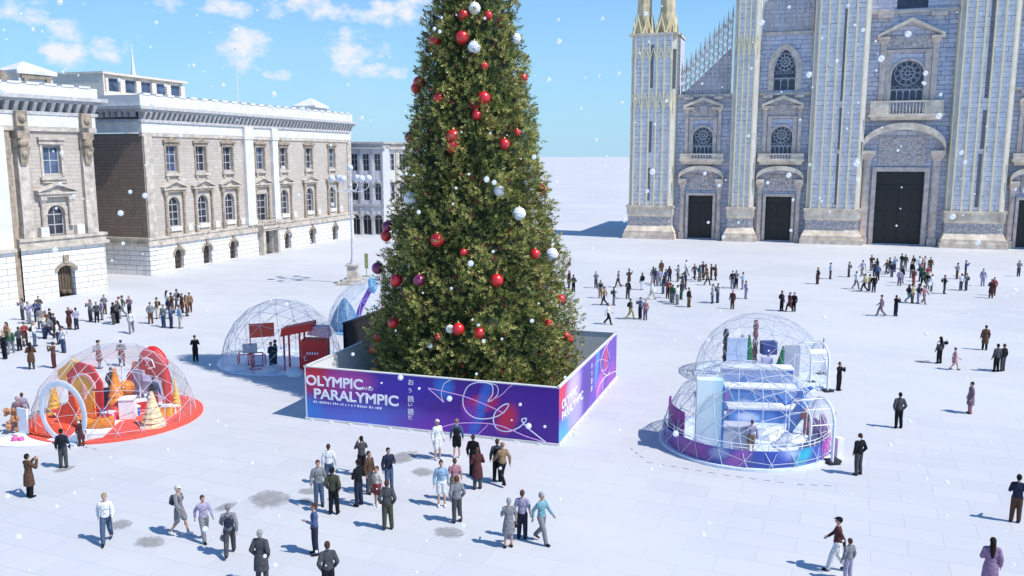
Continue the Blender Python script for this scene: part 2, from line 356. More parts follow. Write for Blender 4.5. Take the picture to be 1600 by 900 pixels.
def cornice(par, x0, x1, zt, dz=1.0, out=0.9, side=0, depth=30):
    """main cornice: projecting slab on brackets, returns along the left end wall when side>0"""
    m1 = MB(); m1.box(x0-out, x1+out, -out, 0.5, zt-0.35, zt); m1.box(x0-out*0.7, x1+out*0.7, -out*0.7, 0.5, zt-0.62, zt-0.352); m1.box(x0-0.3, x1+0.3, -0.3, .5, zt-1.75, zt-1.45)
    if side:
        m1.box(x0-out, x0+0.5, 0.502, depth, zt-0.35, zt-.002); m1.box(x0-out*0.7, x0+0.5, 0.502, depth, zt-0.62, zt-0.354); m1.box(x0-.3, x0+.5, 0.502, depth, zt-1.75, zt-1.452)
    m1.build('cornice', M_CORN, par)
    m2 = MB(); n_ = int((x1-x0)/0.85)
    for i in range(n_):
        x = x0+0.2+i*(x1-x0-0.4)/(n_-1); m2.frust(x-.17, x+.17, -0.28, 0.3, zt-1.44, x-.2, x+.2, -out*0.8, 0.3, zt-0.622)
    if side:
        for i in range(int(depth/0.85)): y = 0.8+i*0.85; m2.box(x0-out*0.6, x0+0.1, y-.17, y+.17, zt-1.2, zt-0.622)
    m2.build('cornice_bracket', M_CORN, par)

# --- long palace ahead, beyond the red dome
A2 = G(236, 430); B2 = G(551, 371); rz2 = math.atan2(B2.y-A2.y, B2.x-A2.x)
p2 = empty('palace', 'long grey stone palace with white ground floor, two white pilasters and rooftop glazed box', 'building', A2, rz2)
LN = 47.6; DP = 34
cen = [4.6, 9.8, 15.1, 22.2, 27.8, 34.6, 41.4]
up = [(c-0.95, c+0.95, 11.6, 14.6) for c in cen]; low = [(c-0.95, c+0.95, 5.2, 8.7, 1) for c in cen if c != 22.2] + [(21.0, 23.4, 4.6, 8.3)]
w = MB(); wall_open(w, 0, LN, 4.2, 15.6, 0, up+low, 0.45); w.add([(LN, 0, 0), (LN, DP, 0), (LN, DP, 15.6), (LN, 0, 15.6)], [(0, 1, 2, 3)])
w.box(0.02, LN-.02, 1.2, DP, 4.0, 15.5)
w.build('wall', M_STONE_A, p2)
w = MB(); w.box(-0.02, 0.3, 0.02, DP, 4.25, 15.9); w.build('end_wall', M_STONE_SHADE, p2, label='end wall without windows, shade put into its dark colour')
w = MB(); base = [(c-0.8, c+0.8, 0.15, 2.6, 1) for c in cen if c != 22.2]
wall_open(w, -0.25, LN, 0, 3.3, -0.25, base+[(21.2, 24.0, 0.0, 3.2)], 0.6); w.box(-0.25, 0.0, -0.249, DP, 0, 3.299)
for k in range(6):
    w.box(-0.33, 0.75+0.3*(k % 2), -0.33, 0.3, k*0.55+0.03, k*0.55+0.52)
w.build('ground_floor', M_RUST, p2, label='white rusticated ground floor')
w = MB(); w.box(-0.5, LN+.1, -0.5, 0.4, 3.3, 3.6); w.box(-0.36, LN, -0.36, 0.4, 3.602, 4.0); w.box(-0.46, LN, -0.46, 0.4, 4.002, 4.25)
w.box(-0.5, 0.0, 0.402, DP, 3.3, 3.599); w.box(-0.36, 0, .402, DP, 3.601, 3.999); w.box(-.46, 0, .402, DP, 4.001, 4.249)
w.box(-0.1, LN, -0.12, 0.3, 15.6, 16.0); w.build('string_course', M_TRIM, p2)
w = MB(); w.box(-0.12, LN+.05, -0.14, 0.4, 16.0, 17.2); w.box(-.12, .2, .402, DP, 16.0, 17.2); w.build('frieze', M_WHITE, p2)
cornice(p2, 0, LN, 18.9, side=1, depth=DP)
w = MB(); w.box(-0.35, LN+.3, -0.35, 0.3, 18.9, 20.1); w.box(-.35, .25, .302, DP, 18.9, 20.1)
for i in range(24): x = 0.2+i*LN/24; w.box(x, x+1.1, -0.42, 0.35, 20.102, 20.34)
w.build('parapet', M_WHITE, p2)
w = MB(); w.box(0.26, LN, 0.31, DP, 18.8, 19.3); w.build('roof', M_ROOF, p2)
for i, c in enumerate(cen):
    wo_ = window(p2, c-0.95, c+0.95, 11.6, 14.6, 0.32, 0, M_GLASS if i % 3 else M_GLASSB)
    s = MB(); s.box(c-1.2, c-0.96, -0.1, 0.1, 11.4, 14.8); s.box(c+0.96, c+1.2, -0.1, 0.1, 11.4, 14.8); s.box(c-1.2, c+1.2, -0.13, .1, 14.602, 14.85)
    s.box(c-1.45, c+1.45, -0.32, 0.05, 15.0, 15.25); s.box(c-1.3, c+1.3, -0.2, 0.05, 14.852, 14.998); s.prism([(c-1.1, 15.25), (c+1.1, 15.25), (c+.3, 15.5), (c, 15.62), (c-.3, 15.5)], -0.2, -0.05)
    s.build('window_surround', M_TRIMD, wo_); s = MB(); s.box(c-1.35, c+1.35, -0.3, 0.1, 11.12, 11.38); s.box(c-1.1, c-.8, -0.2, .05, 10.75, 11.1); s.box(c+.8, c+1.1, -0.2, .05, 10.75, 11.1); s.build('sill', M_TRIM, wo_)
    ar = 0 if c == 22.2 else 1; a_, b_ = (21.0, 23.4) if c == 22.2 else (c-0.95, c+0.95); ze, zf = (4.6, 8.3) if c == 22.2 else (5.2, 8.7)
    wl = window(p2, a_, b_, ze, zf, 0.34, ar, M_GLASS, (1, 3))
    s = MB(); hw = 1.55
    for sg in (-1, 1):
        x = c+sg*hw; s.box(x-.26, x+.26, -0.34, 0.05, 4.26, 5.05); s.lathe([(0.2, 5.05), (.17, 5.2), (.15, 8.6), (.22, 8.75), (.22, 8.9)], x, -0.14, 10); s.box(x-.26, x+.26, -0.34, 0.05, 8.9, 9.25)
    s.box(c-hw-.2, c+hw+.2, -0.32, 0.05, 9.252, 9.5); s.build('window_surround', M_TRIMD, wl)
    s = MB(); gable(s, c, 2.05, 9.5, 10.45, -0.42, 0.05); s.build('pediment', M_TRIM, wl)
    if c != 22.2:
        s = MB(); s.box(c-.95, c+.95, -0.18, 0.1, 4.7, 5.18); s.build('sill', M_WHITE, wl); s = MB(); s.box(c+2.2, c+3.0, -0.08, 0.1, 4.5, 5.3); s.build('plaque', M_WHITE, p2)
        a_, b_ = c-0.8, c+0.8
        gw = MB(); 
        for k in range(5): x = a_+0.15+k*(b_-a_-.3)/4; gw.box(x-.03, x+.03, 0.12, 0.17, 0.2, 2.5)
        for z in (0.7, 1.3, 1.9): gw.box(a_, b_, 0.1, 0.14, z-.03, z+.03)
        go = gw.build('basement_window', M_IRON, p2); s = MB(); s.add([(a_, .33, .15), (b_, .33, .15), (b_, .33, 2.6), (a_, .33, 2.6)], [(0, 1, 2, 3)]); s.build('pane', M_GLASS, go)
        s = MB(); archband(s, a_, b_, 1.8, 2.6, 1, 0.28, -0.36, -0.22, 8); s.box(c-.22, c+.22, -.45, -.2, 2.6, 3.28); s.build('arch_moulding', M_TRIMD, go)
# portico and pilasters
s = MB(); s.box(20.6, 21.15, -1.1, -.2, 0, 3.3); s.box(24.05, 24.6, -1.1, -.2, 0, 3.3); s.box(20.3, 24.9, -1.35, -.2, 3.62, 3.95); s.box(20.5, 24.7, -1.2, -.5, 3.3, 3.618)
for k in range(9): s.lathe([(.07, 3.95), (.12, 4.2), (.06, 4.6)], 20.5+k*0.52, -1.15, 6)
s.box(20.3, 24.9, -1.3, -1.02, 4.6, 4.75); s.build('portico', M_TRIM, p2)
s = MB(); s.box(21.3, 23.9, 0.3, 0.4, 0, 3.1)
for x in (22.1, 22.6, 23.1): s.box(x-.04, x+.04, .25, .3, 0, 3.1)
s.box(21.3, 23.9, .24, .3, 2.2, 2.35); s.build('door', M_IRON, p2)
for a_, b_ in ((18.3, 20.1), (24.6, 25.9)):
    s = MB(); s.box(a_, b_, -0.5, 0.1, 5.0, 15.6); s.box(a_-.12, b_+.12, -.6, .1, 15.602, 15.99); s.box(a_-.12, b_+.12, -.6, .1, 4.26, 4.998); s.box(a_-.05, b_+.05, -.55, .1, 16.0, 17.21); s.build('pilaster', M_WHITE, p2)
for a_, b_ in ((46.3, 47.5), (0.05, 1.3)): s = MB(); s.box(a_, b_, -0.2, 0.1, 4.26, 15.6); s.build('corner_pilaster', M_TRIM, p2)
# rooftop glazed box, cupola, flagpole
x0 = -0.6; s = MB(); ps = empty  # noqa
s = MB(); s.box(0.9, 14.6, 5.5, 19, 19.3, 20.6); s.box(0.9, 14.6, 5.9, 19, 22.2, 22.6); s.box(0.9, 1.3, 5.6, 19, 20.602, 22.199); s.box(1.3, 14.5, 8, 19, 20.6, 22.199)
s.box(0.6, 14.9, 5.3, 19.2, 22.602, 22.85)
for i in range(6): x = 1.3+i*2.6; s.box(x-.38, x+.38, 5.6, 6.0, 20.6, 22.2)
s.box(1.3, 14.5, 5.7, 5.9, 20.602, 20.75)
M_BOX = masonry('light beige rooftop wall', (0.82, 0.74, 0.64), (0.74, 0.66, 0.57), (0.55, 0.5, 0.43), 0.8, 0.3, .02, stain=.35, staincol=(.5, .44, .38))
ph = s.build('rooftop_box', M_BOX, p2)
s = MB(); s.box(0.7, 0.9, 5.4, 19.1, 19.3, 22.59); s.build('end_wall', M_BOX, ph)
for i in range(5):
    x = 1.3+i*2.6+.22; s = MB(); s.box(x, x+2.16, 5.9, 5.95, 20.6, 22.2); o = s.build('pane', M_GLASSB, ph)
s = MB(); s.box(40.6, 44.2, 2.2, 5.8, 19.3, 20.9); s.box(40.3, 44.5, 1.9, 6.1, 20.9, 21.2); s.frust(40.3, 44.5, 1.9, 6.1, 21.2, 42.2, 42.6, 3.8, 4.2, 22.4); s.build('roof_lantern', M_WHITE, p2)
s = MB(); s.tube((26.3, 6, 19.3), (26.3, 6, 28.2), .09, .05, 6); s.ball((26.3, 6, 28.3), .14); s.build('flagpole', M_WHITE, p2)
# spire behind
g0 = G(224, 300); sp = Vector((-72, 165, -3.3))
s = MB(); s.lathe([(2.4, 0), (2.4, 26), (2.0, 26.2), (2.0, 28)], n=8); s.lathe([(1.0, 28), (1.0, 29.8), (1.3, 30.0), (1.1, 30.6), (.45, 31.4), (.7, 31.8), (.35, 32.6), (.1, 36.2), (.02, 37.4)], n=10)
tag(s.build('spire', M_WHITE, None, True, sp), 'slim white finial spire rising behind the glazed rooftop box', 'spire')

# --- corner palace at the left edge
A1 = G(0, 478); B1 = G(160, 453); rz1 = math.atan2(B1.y-A1.y, B1.x-A1.x)
p1 = empty('corner_palace', 'corner palace at the left edge with carved pilasters and white stone ground floor', 'building', A1, rz1)
X1 = 10.9; X0 = -14
w = MB(); wall_open(w, 3.7, 9.1, 5.9, 15.7, 0.0, [(5.25, 7.05, 11.7, 14.3), (5.25, 7.05, 5.6+.3, 8.8, 1)], 0.5)
w.box(X0, X1-.4, 1.0, 26, 0, 15.6); w.box(9.1, 10.6, 0.05, 1.0, 5.9, 15.7); w.box(2.0, 3.7, 0.3, 1.0, 5.9, 15.7); w.build('wall', M_STONE_A, p1)
w = MB(); w.box(X0, 1.5, -0.5, 1.0, 4.8, 16.0); w.build('side_bay', M_WHITE, p1, label='plain white painted bay')
w = MB(); wall_open(w, 2.2, X1, 0, 4.8, -0.3, [(5.6, 7.4, 0, 3.0, .6)], .8); w.box(X1-.01, X1, -.3, 26, 0, 4.79); w.box(X0, 1.4, -0.6, .9, 0, 4.8)
w.build('ground_floor', M_RUST, p1, label='white rusticated ground floor')
w = MB(); w.box(1.42, 2.18, -0.1, .9, 0, 15.9); w.build('shadow_recess', M_TRIMD, p1, label='tan strip coloured as the shadowed recess between the bays')  # darker stone puts the shadow of this recess into the colour
w = MB(); w.box(2.0, X1+.3, -0.65, .4, 4.8, 5.1); w.box(2.0, X1+.1, -0.45, .4, 5.102, 5.6); w.box(2.0, X1+.2, -.6, .4, 5.602, 5.88); w.box(X0, 1.5, -.9, .4, 4.8, 5.1)
w.box(X0, X1+.1, -0.2, .4, 15.7, 16.1); w.build('string_course', M_TRIM, p1)
w = MB(); w.box(X0, X1, -0.22, .4, 16.1, 17.4); w.box(4.2, 5.0, -.5, -.05, 5.9, 6.8); w.box(7.9, 8.7, -.5, -.05, 5.9, 6.8); w.build('frieze', M_WHITE, p1)
cornice(p1, X0, X1, 18.95, out=1.0)
w = MB(); w.box(X0, X1+.3, -.4, .3, 18.95, 19.9); w.box(X1-.3, X1+.3, .302, 26, 18.95, 19.9)
for i in range(14): x = X0+.5+i*1.75; w.box(x, x+1.2, -.47, .35, 19.902, 20.1)
w.build('parapet', M_WHITE, p1)
w = MB(); w.box(X0, X1-.31, .31, 26, 18.8, 19.3); w.build('roof', M_ROOF, p1)
for x in (2.65, 9.15):
    s = MB(); s.box(x, x+.95, -0.35, .3, 5.9, 15.7); s.box(x-.1, x+1.05, -.45, .3, 5.9, 6.9); s.build('pilaster', M_TRIM, p1)
    s = MB(); s.frust(x+.2, x+.75, -.5, .1, 12.6, x-.02, x+.97, -.85, .1, 14.2); s.ball((x+.47, -.6, 14.6), .48, 10, 7, (1, .8, 1)); s.ball((x+.47, -.62, 13.6), .34, 8, 6); s.box(x-.1, x+1.05, -.8, .1, 15.0, 15.69); s.box(x-.05, x+1.0, -.7, -.19, 16.11, 17.45)
    s.ball((x+.47, -.75, 16.8), .36, 8, 6, (1, .6, 1)); s.build('carved_console', M_TRIMD, p1)
wu = window(p1, 5.25, 7.05, 11.7, 14.3, .3, 0, M_GLASSB, (1, 1))
s = MB(); s.box(5.0, 5.24, -.12, .1, 11.5, 14.5); s.box(7.06, 7.3, -.12, .1, 11.5, 14.5); s.box(4.9, 7.4, -.2, .1, 14.502, 14.9); s.box(4.8, 7.5, -.35, .05, 14.902, 15.15); s.build('window_surround', M_TRIM, wu)
s = MB(); s.box(4.8, 7.5, -.35, .1, 11.2, 11.45); s.box(5.0, 7.3, -.2, .05, 10.9, 11.19); s.build('sill', M_TRIM, wu)
wl = window(p1, 5.25, 7.05, 5.95, 8.8, .35, 1, M_GLASS, (1, 2))
s = MB()
for x in (4.75, 7.55): s.lathe([(.24, 6.82), (.2, 7.0), (.18, 9.0), (.27, 9.2), (.27, 9.3)], x, -.2, 12); s.box(x-.3, x+.3, -.5, .05, 9.3, 9.6)
s.box(4.45, 7.85, -.45, .05, 9.602, 9.85); archband(s, 5.25, 7.05, 7.9, 8.8, 1, .25, -.08, .02); s.build('window_surround', M_TRIM, wl)
s = MB(); gable(s, 6.15, 1.95, 9.86, 10.75, -.6, .05, .2); s.build('pediment', M_TRIM, wl)
s = MB(); s.box(5.7, 7.3, .3, .36, 0, 2.9)
for k in range(6): s.box(5.75+k*.29, 5.81+k*.29, .2, .26, 0, 2.8)
s.ball((6.3, .1, .4), .3, 8, 6); s.ball((6.9, .1, .3), .28, 8, 6); s.build('gate', M_IRON, p1)
s = MB(); archband(s, 5.6, 7.4, 2.46, 3.0, .6, .3, -.42, -.28, 8); s.box(6.25, 6.75, -.5, -.2, 3.2, 4.0); s.build('arch_moulding', M_TRIMD, p1)
s = MB(); s.box(4.9, 8.3, 2.0, 5.5, 19.3, 21.0); s.box(4.6, 8.6, 1.7, 5.8, 21.0, 21.35); s.frust(4.6, 8.6, 1.7, 5.8, 21.35, 6.5, 6.7, 3.7, 3.8, 22.3); s.build('roof_lantern', M_WHITE, p1)
s = MB(); s.box(5.3, 5.7, 1.75, 2.0, 19.4, 20.8); s.box(7.5, 7.9, 1.75, 2.0, 19.4, 20.8); s.box(5.1, 8.1, 1.8, 2.02, 20.6, 20.95); s.build('lantern_frame', M_TRIMD, p1)
s = MB(); s.prism([(3.2, 19.3), (4.2, 19.3), (4.1, 20.2), (3.8, 20.9), (3.3, 21.2), (3.2, 21.2)], 2.0, 3.0); s.build('chimney', M_TRIMD, p1)

# --- distant buildings between the palace and the tree
def far_block(name, label, org, rz, wd, ht, cols, trim, wallm, arch_door=True):
    r = empty(name, label, 'building', org, rz)
    st = ht/3.15; ops = []; pan = []
    for i in range(cols):
        c = wd*(i+.5)/cols
        for k in (1, 2): ops.append((c-.55, c+.55, k*st+.9, k*st+.9+(3.0 if k == 1 else 2.9), 1 if k == 1 else 0))
        ops.append((c-.75, c+.75, 0.05, 3.5, 1))
    w = MB(); wall_open(w, 0, wd, 0, ht-1.2, 0, ops, .4); w.box(0.01, wd-.01, 1.0, 14, 0, ht-1.0); w.add([(0, 0, 0), (0, 1, 0), (0, 1, ht-1.2), (0, 0, ht-1.2)], [(0, 1, 2, 3)]); w.add([(wd, 0, 0), (wd, 1, 0), (wd, 1, ht-1.2), (wd, 0, ht-1.2)], [(0, 1, 2, 3)]); w.build('wall', wallm, r)
    w = MB(); w.box(-.3, wd+.3, -.4, 1, ht-1.2, ht-.9); w.box(-.1, wd+.1, -.15, 14, ht-.898, ht-.3); w.box(-.35, wd+.35, -.45, 14, ht-.298, ht); w.box(0, wd, -.2, .1, st-.1, st+.3)
    for i in range(cols+1): x = wd*i/cols; w.box(max(0, x-.2), min(wd, x+.2), -.14, .05, 0, ht-1.21)
    w.build('cornice', trim, r)
    for (a, c, e, f, ar) in ops:
        lower = e < 1; wi = window(r, a, c, e, f, .25, ar, M_DARKW if lower else M_GLASS, (1, 2 if not lower else 1))
        if lower: wi.name = 'door'
        if ar: s = MB(); archband(s, a, c, f-(c-a)/2, f, 1, .22, -.16, .04, 8); s.box((a+c)/2-.14, (a+c)/2+.14, -.22, .03, f, f+.5); s.build('arch_moulding', trim, wi)
    return r
M_FARW = plain('render tinted as blue shade', (0.60, 0.60, 0.66), .8, var=.15); M_FARC = plain('cream render', (0.68, 0.66, 0.60), .8, var=.15)  # lilac puts the bluish shade of the far house into its wall colour
rzc = math.atan2(-.316, .949)
o3 = G(547, 366.5); far_block('arcaded_house', 'small three storey house with arched openings at the end of the long palace', Vector((o3.x-4, o3.y+.6, 0)), R(-8), 10.2, 15.8, 5, M_CORN, M_FARW)
o4 = G(600, 364.5); far_block('cream_house', 'narrow cream house just left of the tree, beside the arcaded house', Vector((o4.x+.5, o4.y+.5, 0)), R(22), 6.0, 15.8, 3, M_TRIM, M_FARC)

# ------------------------------------------------------------------ cathedral
M_CSTR = plain('chamfer strip tinted as sunlit', (0.56, 0.53, 0.53), .6, var=.2, sc=.8, bump=.3)  # warm tone paints sunlight onto the buttress chamfers
pc = empty('cathedral', 'huge blue grey marble cathedral front with ribbed buttresses and dark portals', 'cathedral', G(970, 372), rzc)
WY = 2.5; TOPZ = 46
def frame_box(mb, a, c, e, f, t, y0, y1):
    mb.box(a-t, a, y0, y1, e, f+t); mb.box(c, c+t, y0, y1, e, f+t); mb.box(a, c, y0, y1, f, f+t)
def rosette_window(par, a, c, e, f, y, pointed=False, nl=5):
    ar = 1.3 if pointed else 1; w_ = (c-a)/2; zs = f-w_*(1.25 if pointed else 1)
    P = archpts(a+.01, c-.01, zs, f-.01, 2 if pointed else 1, 16); w = MB()
    r = MB(); cx = (a+c)/2; zc = zs + (w_*.18 if not pointed else .2); Rr = w_*0.9; zm = e+(zs-e)*0.42
    def ring(x, z, rad, t=.05): r.path([(x+rad*math.cos(2*math.pi*k/12), y, z+rad*math.sin(2*math.pi*k/12)) for k in range(12)], t, 4, True)
    ring(cx, zc, w_*.13); ring(cx, zc, w_*.42)
    for k in range(8): t = 2*math.pi*k/8; ring(cx+w_*.28*math.cos(t), zc+w_*.28*math.sin(t), w_*.12, .035)
    for k in range(11): t = 2*math.pi*(k+.5)/11; ring(cx+w_*.63*math.cos(t), zc+w_*.63*math.sin(t), w_*.18, .045)
    ring(cx, zc, w_*.83)
    for k in range(6): x = a+.15+k*(c-a-.3)/5; ring(x, zc-w_*.98, w_*.14, .04)
    r.box(a, c, y-.05, y+.05, zm+.05, zm+.18)
    for k in range(nl+1): x = a+(c-a)*k/nl; r.box(max(a, x-.06), min(c, x+.06), y-.06, y+.06, e, zm+.05)
    for k in range(nl):
        x = a+(c-a)*(k+.5)/nl; hw = (c-a)/nl/2; r.path([(x-hw, y, zm-.35), (x-hw*.6, y, zm-.08), (x, y, zm+.05), (x+hw*.6, y, zm-.08), (x+hw, y, zm-.35)], .05, 4)
    o = r.build('window', M_LEAD, par); w.add([(a+.01, y+.1, e)] + [(x, y+.1, z) for x, z in P] + [(c-.01, y+.1, e)], [tuple(range(len(P)+2))]); w.build('pane', M_GLASSC, o)
    return o
bays = [(8.3, 16.9, 12.5, 0), (20.9, 28.6, 24.6, 0), (36.4, 48.2, 42.0, 1), (56.0, 63.7, 59.9, 0), (67.9, 76.3, 72.0, 0)]
W = MB(); 
for (a, c, cx, big) in bays:
    if big: ops = [(38.6, 45.3, .15, 11.1), (39.8, 44.2, 21.6, 27.4, 1), (39.9, 44.1, 34.8, 42.0, 1)]
    else:
        ops = [(cx-1.95, cx+1.95, .15, 7.1), (cx-1.55, cx+1.55, 13.8, 18.0, 1)]
    top = 23.1 if cx in (12.5, 72.0) else TOPZ - (0 if big else 14)
    if not big and cx in (24.6, 59.9): ops.append((cx-1.6, cx+1.6, 23.5, 29.6, 2))
    wall_open(W, a, c, 0, top, WY, ops, .8)
W.box(8.2, 76.4, 4.4, 34, 0, 22.9); W.box(16.9, 67.7, 4.5, 34, 22.9, 31.5); W.box(28, 56, 4.6, 34, 31.5, 45.5)
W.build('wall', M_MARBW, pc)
def zig(mb, x0, x1, z0, z1, n, y, r=.09):
    st = (x1-x0)/n
    for i in range(n):
        mb.tube((x0+i*st, y, z0), (x0+(i+.5)*st, y, z1), r, r*.7, 4); mb.tube((x0+(i+.5)*st, y, z1), (x0+(i+1)*st, y, z0), r*.7, r, 4)
def buttress(a, c, top, nr, slots, zz):
    o_top = top
    s = MB(); s.slab([(a+.35, 2.6), (a+.35, 1.35), (a+.85, .85), (c-.85, .85), (c-.35, 1.35), (c-.35, 2.6)], 5.45, top)
    bt = s.build('buttress', M_MARB, pc)
    s = MB()
    # pedestal: die, carved panel, flared base
    s.box(a+.1, c-.1, .55, 2.5, 4.0, 5.1); s.box(a-.05, c+.05, .35, 2.6, 5.1, 5.44); s.frust(a+.25, c-.25, .75, 2.5, 3.6, a+.1, c-.1, .55, 2.5, 3.998)
    s.frust(a-.15, c+.15, .2, 2.6, 1.3, a+.25, c-.25, .7, 2.6, 2.2); s.box(a-.25, c+.25, .1, 2.6, .75, 1.298); s.box(a-.42, c+.42, -.08, 2.6, 0, .748)
    pd = s.build('pedestal', M_MPED, bt)
    s = MB(); s.box(a+.25, c-.25, .72, 2.5, 2.202, 3.598)
    k_ = max(1, round((c-a)/4))
    for i in range(k_):
        xa = a+.5+(c-a-1)*i/k_; xb = a+.5+(c-a-1)*(i+1)/k_; 
        for q in range(5): s.ball((xa+(xb-xa)*(q+.5)/5, .74, 2.9+.25*((q % 2)-.5)), .36, 8, 6, (1, .35, 1))
    s.build('carved_panel', M_MCARV, bt)
    s = MB()
    for i in range(nr): x = a+.95+(c-a-1.9)*i/(nr-1); s.box(x-.1, x+.1, .66, .9, 5.45, top); 
    for x, sg in ((a+.36, 1), (c-.36, -1)): s.box(x-.1, x+.1, 1.25, 1.5, 5.45, top)
    s.tube((a+.36, 2.35, 5.45), (a+.36, 2.35, top), .14, .14, 6); s.tube((c-.36, 2.35, 5.45), (c-.36, 2.35, top), .14, .14, 6)
    s.build('rib', M_GOLD, bt)
    for z0, z1 in zz:
        s = MB(); zig(s, a+.9, c-.9, z0, z1, max(2, nr-1), .62); zig(s, c-.85, c-.3, z0, z1, 1, .95); zig(s, a+.3, a+.85, z0, z1, 1, .95)
        s.build('gablet', M_GOLD, bt)
    for (x, z0, z1) in slots: s = MB(); s.box(x-.24, x+.24, .8, .846, z0, z1); s.box(x-.3, x+.3, .78, .85, z1, z1+.12); s.build('slot_window', M_SLOT, bt)
    for sg in (-1, 1):
        e_ = c if sg > 0 else a; s = MB(); s.slab([(e_-sg*.34, 2.3), (e_-sg*.30, 1.34), (e_-sg*.84, .80), (e_-sg*.80, .86)], 5.46, top-.02); s.build('sunlit_strip', M_CSTR, bt)  # strips added over the chamfers so the edges look sunlit
    return bt
t1 = buttress(.7, 8.4, 32.4, 6, [(4.3, 24.2, 30.8), (4.3, 14, 18.8), (4.2, 6.2, 11.4), (7.9, 24, 30)], [(20.6, 23.4), (28.4, 30.4)])
s = MB(); s.box(.75, 8.35, 2.61, 9, 0, 32.3); s.build('tower_body', M_MARB, t1)
buttress(16.7, 21.1, TOPZ, 4, [], [(28.6, 31.6)])
buttress(28.4, 36.7, TOPZ, 6, [(33.0, 14.4, 20.5), (33.0, 21.6, 34.8), (33.0, 6.0, 13.6)], [])
buttress(48.0, 56.2, TOPZ, 6, [(52.3, 14.4, 19.8), (52.3, 21.6, 36.4), (52.2, 6.0, 13.6)], [])
buttress(63.5, 67.9, TOPZ, 4, [], [(28.6, 31.6)]); t2 = buttress(76.2, 83.9, 32.4, 6, [(80, 24.2, 30.8), (80, 14, 18.8)], [(20.6, 23.4)])
for tw, xs_ in ((t1, (2.65, 6.35)), (t2, (78.1, 81.8))):
    for x in xs_:
        s = MB(); s.lathe([(1.6, 32.4), (1.45, 33.2), (1.2, 35), (1.12, 39), (.9, 44), (.5, 48), (.05, 51)], x, 2.6, 8); s.build('pinnacle', M_OBEL, tw)
        s = MB()
        for q in range(4):
            t = math.pi/2*q; u = Vector((math.cos(t), math.sin(t), 0)); w_ = Vector((-u.y, u.x, 0)); c_ = Vector((x, 2.6, 0)) + u*1.66
            for k in (-1, 0):
                p0 = c_+w_*(1.5*k+.0)+Vector((0, 0, 32.45)); p2_ = c_+w_*(1.5*(k+1))+Vector((0, 0, 32.45)); pm = (p0+p2_)/2+Vector((0, 0, 2.8))-u*.35
                s.tube(p0, pm, .16, .1, 4); s.tube(p2_, pm, .16, .1, 4); s.tube(pm, pm+Vector((0, 0, .7)), .1, .02, 4)
        s.build('pinnacle_gable', M_GOLD, tw)
s = MB()
for x0_, x1_ in ((.6, 8.5), (76.1, 84.0)): s.box(x0_, x1_, .6, 9.1, 32.42, 32.75)
s.build('tower_cornice', M_MPED, pc)
